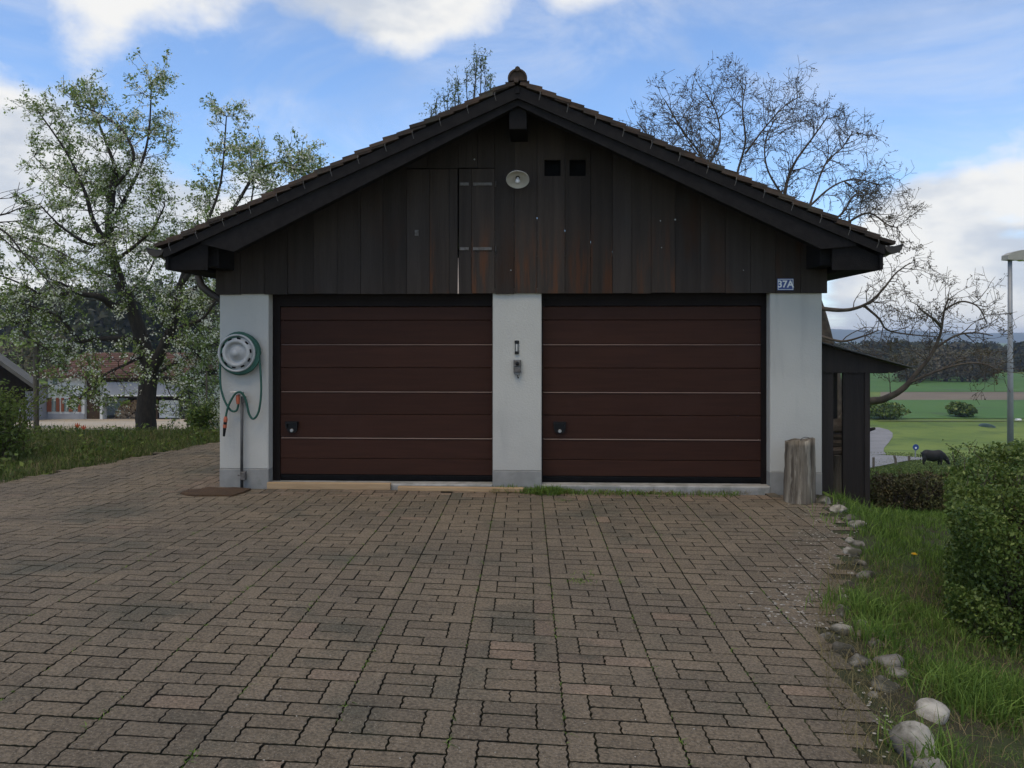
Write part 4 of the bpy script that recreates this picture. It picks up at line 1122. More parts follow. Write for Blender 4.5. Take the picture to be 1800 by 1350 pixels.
# tall weed in front of the middle pillar
g = on_ground(889, 856, gpave)
wd = thing('tall_weed', 'tall thin grass weed in front of the middle pillar', 'weed', g)
for dx, h_, l_ in ((-.05, .30, -.07), (.0, .20, .03), (-.02, .16, -.09), (.03, .13, .07), (-.03, .24, -.02)):
    MB().tube(spline([(dx*.3, 0, 0), (dx*.5 + l_*.2, .0, h_*.5), (dx*.5 + l_, -.01, h_)]), [.004]*7 + [.003]*5 + [.001], 4).build('stalk', MT['stem'], wd)
for k in range(14):
    a = rg.uniform(0, 6.28)
    MB().add([(0, 0, .0), (.05*math.cos(a) - .008*math.sin(a), .05*math.sin(a) + .008*math.cos(a), .05), (.10*math.cos(a), .10*math.sin(a), .035), (.05*math.cos(a) + .008*math.sin(a), .05*math.sin(a) - .008*math.cos(a), .05)], [(0, 1, 2, 3)]).build('leaf', MT['stem'], wd)
# broad-leaved weeds on the left bank
n = 5200; y = rg.uniform(9.4, 15.5, n); x = -6.05 + (y - 9.0)*.33 - rg.random(n)**1.5*4.2
k_ = (np.sin(x*4.7 + 2*np.sin(y*2.1))*np.sin(y*3.9) > .15); x, y = x[k_], y[k_]
V_, F_ = leaf_quads(np.stack([x, y, HT(x, y) + .04 + .16*rg.random(len(x))**2], 1), .02 + .03*rg.random(len(x)), rg, .5)
tag(np_mesh('bank_weeds', V_, F_, MT['shrub_leaf'], rnd=rg.random(len(x))), 'broad-leaved weeds scattered over the left grass bank', 'weeds', kind='stuff')
# dandelion
g = on_ground(1607, 1003)
dn = thing('dandelion', 'single yellow dandelion flower in the grass beside the hedge', 'flower', g)
MB().tube([(0, 0, 0), (.004, 0, .05), (.002, 0, .12)], .003, 5).build('stem', MT['stem'], dn)
m = MB()
for k in range(40):
    a = k*2.4; r_ = .024*math.sqrt((k+1)/40)
    m.add([(.002, 0, .118), (r_*math.cos(a-.12), r_*math.sin(a-.12), .125 + .012*(1 - k/40)), (r_*1.15*math.cos(a), r_*1.15*math.sin(a), .126 + .014*(1 - k/40)), (r_*math.cos(a+.12), r_*math.sin(a+.12), .125 + .012*(1 - k/40))], [(0, 1, 2, 3)])
tag(m.build('petals', MT['dandelion'], dn), kind='stuff')
# ------------------------------------------------------------------ hedges
def leaf_obj(name, C, size, m, parent, rn, aspect=.55, kind='stuff'):
    V, Fq_ = leaf_quads(np.asarray(C, float), np.asarray(size, float), rn, aspect)
    o = np_mesh(name, V, Fq_, m, parent, rnd=rn.random(len(C)))
    if kind: o['kind'] = kind
    return o
def hedge(name, label, x0, x1, y0, y1, h, n, size, m, rn, lump=.05, ntw=60, rz=0.0, loc=None, core=.7):
    cx_, cy_ = (x0+x1)/2, (y0+y1)/2
    if loc: cx_, cy_ = loc
    zb = float(HT(cx_, cy_))
    t = thing(name, label, 'hedge', (cx_, cy_, zb), rz)
    hw, hd = (x1-x0)/2, (y1-y0)/2
    C = rn.uniform(-1, 1, (int(n*3.6), 3)); C[:, 2] = (C[:, 2] + 1)/2
    # superellipsoid-ish shell, denser near the surface, uneven outline
    ph = rn.uniform(0, 6.28, 6)
    X, Y, Zz = C[:, 0]*hw, C[:, 1]*hd, C[:, 2]*h
    rad = (np.abs(C[:, 0])**5 + np.abs(C[:, 1])**5 + np.clip((C[:, 2]-.15)/.85, 0, 1)**6)**(1/5)
    wob = 1 + lump*(np.sin(X*5.1 + ph[0]) * np.sin(Y*4.3 + ph[1]) + .7*np.sin(Zz*9 + ph[2] + X*6) + .6*np.sin(X*13 + Y*11 + Zz*12 + ph[3])) - lump*.5
    keep = (rad < wob) & (rn.random(len(X)) < np.clip((rad - core)*4 + .06, .03, 1))
    # sparser towards the ground
    keep &= rn.random(len(X)) < (.25 + .75*sstep(.0, .30, C[:, 2]))
    X, Y, Zz = X[keep][:n], Y[keep][:n], Zz[keep][:n]
    leaf_obj('foliage', np.stack([X, Y, Zz + .02], 1), size*(.55 + .8*rn.random(len(X))), m, t, rn)
    # stray shoots past the clipped outline
    Ls = []
    sh = MB()
    for k in range(int(ntw*.5)):
        a = rn.uniform(-.95, .95)*hw; b = rn.uniform(-.95, .95)*hd
        p0 = Vector((a, b, h*.9)); p1 = p0 + Vector((rn.normal()*.05, rn.normal()*.05, .045 + .11*rn.random()**3))
        sh.tube([p0, (p0+p1)/2 + Vector((rn.normal()*.01, rn.normal()*.01, 0)), p1], [.003, .0025, .0015], 3, cap=False)
        for q in range(9): Ls.append(list(p0.lerp(p1, .3 + .7*rn.random()) + Vector(rn.normal(size=3))*.012))
    tag(sh.build('shoots', MT['twig'], t), kind='stuff')
    leaf_obj('shoot_leaves', Ls, size*(.6 + .7*rn.random(len(Ls))), m, t, rn)
    mb = MB()
    for k in range(ntw):
        a = rn.uniform(-.85, .85)*hw; b = rn.uniform(-.85, .85)*hd
        a *= .85; b *= .85
        p = [(a*.95, b*.95, -.05), (a + rn.normal()*.03, b + rn.normal()*.03, h*.35), (a + rn.normal()*.06*min(1, hw), b + rn.normal()*.05, h*(.6 + .3*rn.random()))]
        mb.tube(p, [.012, .008, .003], 4, cap=False)
        for q in range(4):
            s0 = Vector(p[1]).lerp(Vector(p[2]), rn.random())
            mb.tube([s0, s0 + Vector((rn.normal()*.07, rn.normal()*.07, .05 + .1*rn.random()))], [.005, .002], 3, cap=False)
    tag(mb.build('twigs', MT['twig'], t), kind='stuff')
    return t
rh = np.random.default_rng(31)
hedge('clipped_hedge', 'big clipped green hedge at the right edge of the photo', 0, 2.5, 0, 1.9, 1.30, 105000, .0145, MT['hedge_leaf'], rh, .060, 300, rz=R(-28), loc=(2.72 + 1.25*.883 + .95*.469, 5.0 - 1.25*.469 + .95*.883))
hedge('low_hedge', 'low brownish clipped hedge beyond the grass by the lean-to', 4.12, 6.1, 9.0, 9.7, .42, 9000, .020, MT['hedge_dry'], rh, .05, 160, core=.4)
# ------------------------------------------------------------------ trees
class Tree:
    def __init__(s, rn): s.rn = rn; s.mb = MB(); s.tips = []
    def limb(s, pts, r0, r1, n=8):
        P = spline(pts, 5); m = len(P)
        r1 = min(r1, .012) if r0 < .15 else r1
        s.mb.tube(P, [r0 + (r1-r0)*(i/(m-1))**.7 for i in range(m)], n, jag=.12)
        return P
    def grow(s, p, d, L, r, lvl, curl=.35, up=.15, child=(3, 4), shrink=.62, n=4, spread=.9, rec=True):
        rn = s.rn; p = Vector(p); d = Vector(d).normalized()
        k = max(3, int(L/.14) if lvl > 1 else 3); pts = [p]; 
        for i in range(k):
            d = (d + Vector(rn.normal(size=3))*curl*(L/k)*2.2 + Vector((0, 0, up*L/k))).normalized()
            p = p + d*(L/k); pts.append(p)
        s.mb.tube(pts, [max(.0046, r*(1 - .7*i/k)) for i in range(k+1)], n if lvl > 1 else 3, cap=False)
        s.tips += [(q, lvl) for q in pts[1:]]
        if lvl > 0:
            for c in range(int(rn.integers(child[0], child[1]+1))):
                i = int(rn.integers(max(1, k//3), k+1))
                dd = (Vector(pts[i]) - Vector(pts[i-1])).normalized()
                side = Vector(rn.normal(size=3)); side = (side - dd*side.dot(dd)).normalized()
                s.grow(pts[i], dd*(1 - .45*spread) + side*spread*.8, L*shrink*(.7 + .6*rn.random()), r*(1 - .65*i/k)*.72, lvl-1, curl, up, child, shrink, n, spread)
rt2 = np.random.default_rng(42)
# pear tree
TD = 17.0
pear = thing('pear_tree', 'old pear tree in white blossom on the grass bank left of the garage', 'tree', (0, 0, 0))
T = Tree(rt2)
def tp(px, py, dy=0.0): return ray_at(px, py, TD + dy)
main = T.limb([tp(258, 775), tp(256, 735), tp(259, 690, .05), tp(262, 645, .05), tp(250, 600), tp(238, 560, -.1), tp(222, 522, -.15), tp(207, 485, -.1), tp(196, 445), tp(192, 400, .1), tp(196, 345, .1), tp(205, 300, 0)], .235, .07, 12)
limbs = []
def lim(r0, r1, *p): limbs.append((T.limb([tp(*q) for q in p], r0, r1), r0))
lim(.13, .035, (268, 650, 0), (292, 598, -.3), (308, 560, -.5), (314, 515, -.4), (330, 460, -.3), (362, 395, -.1), (388, 320, .1), (398, 205, .2))
lim(.10, .03, (246, 597, -.05), (212, 596, -.4), (170, 596, -.7), (140, 602, -.9), (110, 610, -1.1))
lim(.11, .025, (222, 528, -.1), (200, 538, -.5), (175, 522, -.9), (140, 516, -1.2), (112, 500, -1.5), (85, 490, -1.7))
lim(.05, .02, (140, 602, -.9), (120, 575, -1.0), (100, 555, -1.1), (60, 540, -1.3), (20, 530, -1.5))
lim(.07, .02, (196, 440, 0), (165, 390, -.4), (150, 340, -.6), (118, 270, -.8), (70, 200, -1.0))
lim(.06, .012, (193, 400, .1), (222, 345, .5), (248, 290, .7), (262, 230, .8), (266, 145, .8))
lim(.05, .015, (205, 300, 0), (190, 260, .2), (170, 210, .3), (150, 182, .3))
lim(.045, .015, (200, 330, 0), (235, 280, -.4), (215, 230, -.5), (175, 200, -.6), (135, 185, -.7))
lim(.06, .02, (318, 500, -.4), (370, 430, -.9), (415, 360, -1.1), (455, 300, -1.2), (500, 285, -1.2), (525, 300, -1.2))
lim(.05, .02, (312, 540, -.5), (350, 500, 0), (385, 450, .4), (430, 390, .8), (445, 330, 1), (440, 270, 1.0))
lim(.05, .018, (300, 585, -.3), (328, 570, -.6), (356, 560, -.9), (385, 520, -1.1), (410, 480, -1.2))
lim(.05, .018, (270, 660, .1), (305, 640, .6), (345, 620, .9), (385, 600, 1.1), (420, 590, 1.3))
lim(.04, .015, (252, 625, 0), (222, 640, -.6), (190, 655, -1.0), (160, 680, -1.3), (140, 700, -1.4))
lim(.045, .015, (300, 590, -.3), (340, 615, .2), (365, 650, .6), (378, 700, .8))
lim(.045, .015, (275, 660, 0), (310, 670, -.3), (330, 690, -.5), (340, 725, -.6))
lim(.045, .015, (262, 640, 0), (280, 640, .9), (330, 660, 1.4), (365, 680, 1.6))
lim(.05, .02, (210, 490, -.1), (150, 470, .6), (100, 440, 1.0), (50, 420, 1.3))
lim(.05, .02, (200, 460, 0), (240, 430, -.6), (270, 400, -1.0), (290, 360, -1.2))
lim(.05, .02, (230, 540, -.1), (250, 500, .8), (270, 460, 1.2), (280, 420, 1.4))
lim(.05, .02, (195, 420, 0), (160, 430, -.9), (110, 400, -1.4), (70, 360, -1.7))
lim(.04, .015, (200, 360, 0), (160, 320, .6), (120, 330, .9), (60, 275, 1.1))
lim(.04, .015, (120, 515, -1.3), (80, 520, -1.7), (40, 500, -1.9), (-10, 480, -2.0))
lim(.04, .015, (60, 545, -1.2), (40, 580, -1.5), (60, 600, -1.6), (85, 615, -1.7))
for P, r0 in [(main[22:], .1)] + limbs:
    m = len(P); Lp = sum((P[i+1]-P[i]).length for i in range(m-1))
    nb2 = int(Lp*12.5)
    for k in range(nb2):
        i = min(m-1, int(rt2.uniform(m*.15, m*1.08))); t_ = i/m
        dd = (P[min(i+1, m-1)] - P[i-1]).normalized()
        side = Vector(rt2.normal(size=3)); side.z *= .8; side = (side - dd*side.dot(dd)).normalized()
        T.grow(P[i], side*.9 + dd*.4, (.42 + .42*rt2.random())*(1 - .35*t_), .014*(1 - .5*t_), 1, curl=.5, up=.35, child=(3, 4), shrink=.55)
T.mb.build('trunk', MT['bark'], pear, smooth=True)
tips = np.array([list(q) for q, l in T.tips]); 
def cluster(tips, k, sd, rn): 
    return np.repeat(tips, k, 0) + rn.normal(size=(len(tips)*k, 3))*sd
def thin(px_py_r, C):
    """open the sky gaps of the crown"""
    px = CX + C[:, 0]/C[:, 1]*F; py = HY - (C[:, 2]-ZC)/C[:, 1]*F
    k = np.ones(len(C), bool)
    for a, b, r in px_py_r: k &= ((px-a)**2 + (py-b)**2) > r*r
    return C[k]
print('pear tips', len(tips))
tsel = tips[rt2.random(len(tips)) < .42]
C = cluster(tsel, 9, .046, rt2)
leaf_obj('leaves', C, .018 + .034*rt2.random(len(C))**1.5, MT['pear_leaf'], pear, rt2, .5)
bsel = tips[rt2.random(len(tips)) < .32]
C = cluster(bsel, 8, .042, rt2)
leaf_obj('blossom', C, .014 + .012*rt2.random(len(C)), MT['blossom'], pear, rt2, .9)
# rebase the tree so that its origin is at the trunk's foot
foot = tp(258, 775)
def rebase(t, p):
    t.location = p
    for c in t.children: c.location = -Vector(p)
rebase(pear, foot)

# walnut behind the lean-to
TD = 20.0
wal = thing('walnut_tree', 'bare spreading tree with budding twigs behind the garage on the right', 'tree', (0, 0, 0))
T = Tree(rt2); limbs = []
main = T.limb([tp(1478, 860), tp(1476, 800), tp(1472, 740, .1), tp(1462, 660, .2), tp(1440, 560, .3), tp(1420, 500, .4), tp(1400, 450, .4)], .30, .16, 12)
lim(.125, .03, (1472, 740, 0), (1520, 708, -.5), (1552, 702, -.8), (1585, 685, -1.0), (1608, 660, -1.1), (1634, 628, -1.2), (1652, 590, -1.3), (1660, 545, -1.3), (1668, 525, -1.3))
lim(.035, .02, (1590, 678, -1.0), (1640, 655, -1.4), (1690, 640, -1.6), (1730, 640, -1.8), (1760, 655, -1.9))
lim(.035, .015, (1640, 615, -1.2), (1680, 590, -1.0), (1715, 585, -.9), (1745, 590, -.8))
lim(.03, .012, (1660, 545, -1.3), (1690, 530, -1.2), (1720, 540, -1.1), (1735, 570, -1.0))
lim(.04, .012, (1655, 575, -1.3), (1640, 560, -1.6), (1620, 545, -1.7), (1612, 535, -1.7))
lim(.065, .02, (1430, 540, .3), (1470, 545, -.3), (1500, 543, -.8), (1530, 530, -1.2), (1555, 505, -1.4), (1575, 480, -1.5), (1600, 462, -1.6))
lim(.035, .012, (1520, 538, -1.0), (1545, 560, -1.2), (1560, 580, -1.2), (1600, 588, -1.2), (1650, 592, -1.1))
lim(.04, .012, (1440, 590, 0), (1480, 600, -.8), (1520, 590, -1.2), (1545, 580, -1.4))
lim(0.081, .02, (1405, 460, .4), (1385, 400, .5), (1380, 340, .6), (1395, 290, .7), (1430, 240, .8), (1455, 205, .8))
lim(0.068, .02, (1400, 450, .4), (1360, 420, .8), (1320, 380, 1.0), (1295, 320, 1.1), (1310, 250, 1.1), (1305, 190, 1.0), (1312, 145, 1.0))
lim(0.062, .02, (1400, 455, .3), (1340, 440, -.2), (1270, 400, -.5), (1240, 340, -.6), (1235, 280, -.7), (1200, 230, -.7), (1168, 175, -.7))
lim(0.037, .015, (1250, 360, -.6), (1220, 330, -.8), (1185, 290, -.9), (1150, 250, -.9), (1120, 215, -.9))
lim(0.043, .015, (1385, 390, .5), (1420, 365, .2), (1460, 330, 0), (1500, 315, -.1), (1545, 325, -.2))
lim(0.050, .015, (1395, 420, .4), (1440, 405, -.1), (1480, 375, -.4), (1500, 345, -.5), (1525, 330, -.5))
lim(0.050, .015, (1400, 450, .4), (1450, 420, -.4), (1500, 385, -.8), (1530, 375, -1), (1560, 395, -1.1), (1578, 400, -1.1))
lim(0.031, .012, (1310, 270, 1.1), (1340, 230, 1.2), (1375, 190, 1.3), (1405, 170, 1.3))
lim(0.031, .012, (1240, 300, -.7), (1265, 250, -.4), (1260, 200, -.3), (1240, 165, -.3))
lim(0.031, .012, (1380, 350, .6), (1350, 300, .3), (1345, 250, .2), (1365, 205, .2))
lim(0.031, .012, (1300, 330, 1.1), (1270, 300, 1.3), (1225, 270, 1.5), (1190, 215, 1.5))
lim(0.031, .012, (1420, 370, .2), (1450, 290, .5), (1480, 260, .6), (1500, 230, .6))
for q_i, (P, r0) in enumerate(limbs):
    m = len(P); Lp = sum((P[i+1]-P[i]).length for i in range(m-1))
    for k in range(int(Lp*(4.2 if q_i < 8 else 7.0))):
        i = int(rt2.uniform(m*.30, m-1)); t_ = i/m
        dd = (P[min(i+1, m-1)] - P[i-1]).normalized()
        side = Vector(rt2.normal(size=3)); side = (side - dd*side.dot(dd)).normalized()
        T.grow(P[i], side*.8 + dd*.55, (.65 + .5*rt2.random())*(1 - .3*t_), .016*(1 - .45*t_), 2, curl=.60, up=.25, child=(3, 4), shrink=.55, n=4)
T.mb.build('trunk', MT['bark_walnut'], wal, smooth=True)
tips = np.array([list(q) for q, l in T.tips if l == 0]); print('walnut tips', len(tips))
ts_ = tips[rt2.random(len(tips)) < .28]
C = cluster(ts_, 4, .022, rt2)
leaf_obj('buds', C, .014 + .014*rt2.random(len(C)), MT['bud'], wal, rt2, .55)
rebase(wal, tp(1478, 860))

# leafy treetop behind the ridge
TD = 25.0
tt = thing('young_tree', 'top of a young leafy tree showing above the left roof slope', 'tree', (0, 0, 0))
T = Tree(rt2); limbs = []
T.limb([tp(815, 700), tp(815, 500), tp(818, 330)], .12, .07, 8)
for tip in ((838, 98), (850, 118), (862, 138), (820, 130), (806, 140), (802, 150), (780, 165), (770, 170), (790, 160), (832, 115), (856, 150), (762, 195), (845, 105)):
    b = (818 + rt2.normal()*6, 330 + rt2.normal()*10, rt2.normal()*.2)
    lim(.035, .006, b, ((b[0] + tip[0])/2 + rt2.normal()*5, (b[1] + tip[1])/2 + 20, rt2.normal()*.4), (tip[0] + rt2.normal()*2, tip[1] + 30, rt2.normal()*.6), (tip[0], tip[1], rt2.normal()*.7))
for P, r0 in limbs:
    m = len(P)
    for k in range(16):
        i = int(rt2.uniform(m*.35, m-1)); dd = (P[min(i+1, m-1)] - P[i-1]).normalized()
        T.grow(P[i], dd + Vector(rt2.normal(size=3))*.6, .25 + .25*rt2.random(), .008, 0, curl=.3, up=.8)
T.mb.build('trunk', MT['bark'], tt, smooth=True)
tips = np.array([list(q) for q, l in T.tips]); C = cluster(tips, 3, .045, rt2)
leaf_obj('leaves', C, .028 + .024*rt2.random(len(C)), MT['willow_leaf'], tt, rt2, .4)
rebase(tt, tp(815, 700))

# bare twigs reaching in from the left edge
TD = 13.0
ot = thing('bare_tree', 'bare branches reaching in at the left edge of the photo', 'tree', (0, 0, 0))
T = Tree(rt2); limbs = []
T.limb([tp(-230, 800), tp(-225, 650), tp(-205, 500), tp(-180, 400)], .12, .06, 8)
lim(.028, .006, (-190, 430), (-90, 370), (0, 402), (40, 445), (80, 490), (100, 512))
lim(.03, .006, (-190, 410), (-80, 385), (0, 378), (30, 368), (60, 360)); lim(.025, .005, (-185, 400), (-80, 350), (-20, 350), (20, 348))
lim(.025, .005, (-185, 410), (-60, 395), (10, 390), (35, 388)); lim(.03, .005, (-190, 430), (-80, 410), (-10, 412), (30, 440), (70, 455))
for P, r0 in limbs:
    m = len(P)
    for k in range(7):
        i = int(rt2.uniform(m*.4, m-1)); dd = (P[min(i+1, m-1)] - P[i-1]).normalized()
        T.grow(P[i], dd + Vector(rt2.normal(size=3))*.35, .35 + .3*rt2.random(), .006, 0, curl=.3, up=.2)
T.mb.build('trunk', MT['bark'], ot, smooth=True)
rebase(ot, tp(-230, 800))

# shrubs at the left
def shrub(name, label, px, py_base, y, stems, h, sp, nleaf, size, m, rn, cat='shrub'):
    x = (px-CX)/F*y; z = float(HT(x, y)); t = thing(name, label, cat, (x, y, z))
    T = Tree(rn)
    for k in range(stems):
        d = Vector((rn.normal()*sp, rn.normal()*sp, 1))
        T.grow((rn.normal()*.06, rn.normal()*.06, -.02), d, h*(.6 + .45*rn.random()), .010, 1, curl=.25, up=.4, child=(4, 6), shrink=.35)
    T.mb.build('stems', MT['twig'], t)
    tips = np.array([list(q) for q, l in T.tips]); tips = tips[tips[:, 2] > h*.12]
    C = cluster(tips[rn.integers(0, len(tips), nleaf)], 1, .05, rn)
    leaf_obj('foliage', C, size*(.6 + .7*rn.random(len(C))), m, t, rn, .5)
shrub('leafy_shrub', 'yellow-green leafy shrub at the left edge beside the grass bank', 2, 0, 10.6, 16, .85, .25, 2600, .030, MT['shrub_leaf'], rt2)
shrub('leafy_shrub', 'thin dark-stemmed shrub just left of the wooden post', 34, 0, 11.2, 7, .95, .16, 700, .026, MT['shrub_leaf'], rt2)
shrub('flowering_bush', 'pale flowering bush behind the stakes near the left pillar', 383, 0, 16.5, 12, .85, .3, 1500, .03, MT['blossom'], rt2)
shrub('leafy_shrub', 'dark green bush at the back end of the paving beside the garage', 352, 0, 15.2, 14, .62, .3, 2400, .028, MT['hedge_leaf'], rt2)
# tulips
for px, py, lab in ((136, 749, 'orange tulip in the bank grass, the taller one'), (147, 753, 'orange tulip in the bank grass, the shorter one')):
    c = ray_at(px, py, 13.2); zb = float(HT(c.x, c.y))
    t = thing('tulip', lab, 'flower', (c.x, c.y, zb), group='tulips on the bank'); hh_ = c.z - zb
    MB().tube([(0, 0, 0), (.01, 0, hh_*.5), (0, 0, hh_)], .006, 5).build('stem', MT['stem'], t)
    for k in range(6):
        a = k*math.pi/3; r_ = .038
        MB().add([(0, 0, hh_ - .03), (r_*math.cos(a-.5), r_*math.sin(a-.5), hh_ + .01), (r_*.8*math.cos(a), r_*.8*math.sin(a), hh_ + .06), (r_*math.cos(a+.5), r_*math.sin(a+.5), hh_ + .01)], [(0, 1, 2, 3)]).build('petal', MT['tulip'], t)
# wooden post, stakes
def stick(name, label, pts, r, m, y, n=7, group=None, foot=True, cat='post'):
    P = [ray_at(a, b, y + (c[0] if c else 0)) for a, b, *c in pts]
    if foot: P[0].z = float(HT(P[0].x, P[0].y)) - .05
    o = MB().tube([p - P[0] for p in P], r, n).build(name, m); o.location = P[0]
    return tag(o, label, cat, group)
stick('wooden_post', 'grey wooden post standing at the left between shed roof and farmhouse', [(64, 780), (63.5, 700), (63, 609)], .05, MT['post_wood'], 15.4, 8)
stick('garden_stake', 'short pale stake, leftmost of the stakes near the left pillar', [(330, 760), (330, 697)], .022, MT['stake'], 17, group='stakes beside the garage')
stick('garden_stake', 'short pale stake with a bent top between two straight ones', [(337, 750), (337.5, 716), (344, 712.5)], .018, MT['stake'], 17, group='stakes beside the garage')
stick('garden_stake', 'pale stake with a hooked top, right of the bent one', [(350, 750), (350, 696), (354, 693)], .02, MT['stake'], 17, group='stakes beside the garage')
stick('garden_stake', 'tall thin grey pole nearest the left pillar', [(363, 770), (363, 652)], .016, MT['post_wood'], 16, group='stakes beside the garage')
stick('leaning_pole', 'pale pole leaning down towards the foot of the left pillar', [(392, 771), (358, 726, .8)], .022, MT['stake'], 15.6)

# ------------------------------------------------------------------ farmhouse
FD = 66.0; ks = FD/F
fo = on_ground(120, 738.5, y0=30)
FD = fo.y; ks = FD/F
def fx(px): return (px-CX)*ks
def fz(py): return ZC - (py-HY)*ks
zg = float(HT(fx(150), FD)) - .3
farm = thing('farmhouse', 'white farmhouse with red tiled roof and shutters behind the blossoming tree', 'farmhouse', (fx(150), FD, zg))
ox, oy, oz = fx(150), FD, zg
def fb(name, p0, p1, q0, q1, y0, y1, m, parent=farm):
    return MB().box(fx(p0)-ox, fx(p1)-ox, y0, y1, fz(q1)-oz, fz(q0)-oz).build(name, m, parent)
wl = fb('wall', 84, 148.5, 655, 746, 0, 9, MT['farm_white'])
fb('plinth', 83.5, 148.8, 727, 746, -.05, 0, MT['farm_grey'], wl)
rfm = MB(); x0, x1 = fx(68)-ox, fx(330)-ox; ze, zr_ = fz(660)-oz, fz(622)-oz
rfm.add([(x0, -1.0, ze), (x1, -1.0, ze), (x1, 5, zr_), (fx(104)-ox, 5, zr_), (x0, 10.5, ze), (x1, 10.5, ze), (x0, -1.0, ze-.18), (x1, -1.0, ze-.18), (x1, 10.5, ze-.18), (x0, 10.5, ze-.18)],
        [(0, 1, 2, 3), (3, 2, 5, 4), (0, 3, 4), (0, 6, 7, 1), (6, 0, 4, 9), (1, 7, 8, 5), (1, 5, 2), (9, 8, 7, 6)])
rf = rfm.build('roof', MT['farm_tile'], farm)
NCO = 12
for k in range(NCO):
    a = k/NCO; b = (k+1)/NCO; sx = lambda t_: x0 + (fx(104)-ox-x0)*t_
    yA, zA_ = -1.0 + 6*a, ze + (zr_-ze)*a; yB, zB_ = -1.0 + 6*b, ze + (zr_-ze)*b
    MB().add([(sx(a), yA - .06, zA_ + .12), (x1, yA - .06, zA_ + .12), (x1, yB, zB_ + .03), (sx(b), yB, zB_ + .03), (sx(a), yA - .06, zA_ + .02), (x1, yA - .06, zA_ + .02)], [(0, 1, 2, 3), (4, 5, 1, 0)], rt2.random()).build('tile_course', MT['farm_tile'], rf)
wn = fb('window', 93, 101, 664.5, 676.5, -.04, 0, MT['pane'])
for (a, b, s0, s1) in ((92, 99.5, (83.5, 91), (99.8, 105)), (113.5, 121, (108.5, 113.2), (122, 128.5)), (129, 136.5, None, (138, 142.8))):
    w_ = fb('window', a, b, 699.5, 723, -.05, 0, MT['pane'])
    fb('window_frame', a + .2, b - .2, 699.7, 700.9, -.09, -.051, MT['farm_white'], w_); fb('glazing_bar', (a+b)/2 - .3, (a+b)/2 + .3, 701, 722.8, -.09, -.051, MT['farm_white'], w_)
    for s_ in (s0, s1):
        if s_: fb('shutter', s_[0], s_[1], 699, 723.5, -.12, -.02, MT['shutter'], w_)
fb('barn_door', 148.9, 177.4, 655, 746, .35, .5, MT['farm_brown'])
fb('barn_wall', 148.9, 330, 655, 671, .0, 9, MT['farm_brown'])
fb('corner_post', 177.5, 182, 690, 746, -.2, .6, MT['farm_white'])
fb('garage_fascia', 182.2, 318, 671.5, 693, -.6, .0, MT['farm_grey']); fb('garage_ledge', 182.2, 318, 693.2, 695.5, -.75, .0, MT['farm_white'])
fb('garage_back_wall', 182.2, 318, 695.7, 746, 4.5, 5, MT['dark']); fb('garage_ceiling', 182.2, 318, 695.7, 700, .0, 4.4, MT['dark'])
fb('garage_end_wall', 316, 330, 671.5, 746, .01, 9, MT['dark'])
fb('garage_divider', 269, 275, 700.5, 746, .2, 4.4, MT['farm_brown']); gd = fb('garage_door', 277.5, 312, 704, 735, .3, .45, MT['farm_white'])
for q in (711, 719, 727): fb('door_seam', 278, 311.5, q, q + .5, .27, .299, MT['farm_grey'], gd)
fb('concrete_edge', 276, 318, 735.5, 746, -.1, .29, MT['dark'])
# annexe at its left
ax_ = thing('annexe', 'low grey outbuilding adjoining the left end of the farmhouse', 'building', (fx(55), FD - 3, zg))
ox, oy = fx(55), FD - 3
def fb2(name, p0, p1, q0, q1, y0, y1, m, parent=ax_): return MB().box(fx(p0)-fx(55), fx(p1)-fx(55), y0, y1, fz(q1)-oz, fz(q0)-oz).build(name, m, parent)
fb2('wall', 15, 83, 681, 746, 0, 5, MT['farm_grey']); w_ = fb2('window', 48, 62, 697.5, 708, -.04, 0, MT['farm_white']); fb2('pane', 49.5, 60.5, 699.5, 706, -.06, -.041, MT['dark'], w_)
fb2('roof_edge', 12, 88, 676.5, 680.8, -.8, 5.2, MT['roof_old']); fb2('door', 18, 25, 690, 730, -.05, 0, MT['farm_brown'])
ca = thing('farm_cart', 'dark farm cart parked in front of the grey outbuilding', 'cart', (fx(72), FD - 5, float(HT(fx(72), FD-5))))
def fb3(name, p0, p1, z0, z1, y0, y1, m): return MB().cbox(fx(p0)-fx(72), fx(p1)-fx(72), y0, y1, z0, z1, .05).build(name, m, ca)
fb3('bed', 53, 87, .55, .75, 0, 1.6, MT['dark']); fb3('side_board', 66, 86, .76, 1.15, 0, .1, MT['dark']); fb3('drawbar', 47, 54, .5, .6, .7, .85, MT['dark'])
for q in (62, 80): MB().lathe([(.1, -.08), (.33, -.08), (.36, 0), (.33, .08), (.1, .08)], 16, Matrix.Translation((fx(q)-fx(72), -.1, .36)) @ Matrix.Rotation(R(90), 4, 'X')).build('wheel', MT['dark'], ca)
# stacked firewood in the open farm garage
wp = thing('firewood_stack', 'stacked round firewood in the open farm garage', 'woodpile', (fx(215), FD + 1.0, fz(742)))
m = MB(); rw = np.random.default_rng(8)
for k in range(420):
    px = rw.uniform(191, 241); py = rw.uniform(706, 742)
    if py < 706 + max(0, (207 - px))*1.6: continue
    r_ = rw.uniform(.05, .10)
    m.tube([(fx(px)-fx(215), rw.normal()*.05, fz(py)-fz(742)), (fx(px)-fx(215), .9, fz(py)-fz(742))], r_, 7, rnd=rw.random())
tag(m.build('log_ends', mat('cut_log_ends', (.34, .24, .14), (.22, .15, .09), scale=3, rough=.9, rnd_amt=.45), wp), kind='stuff')

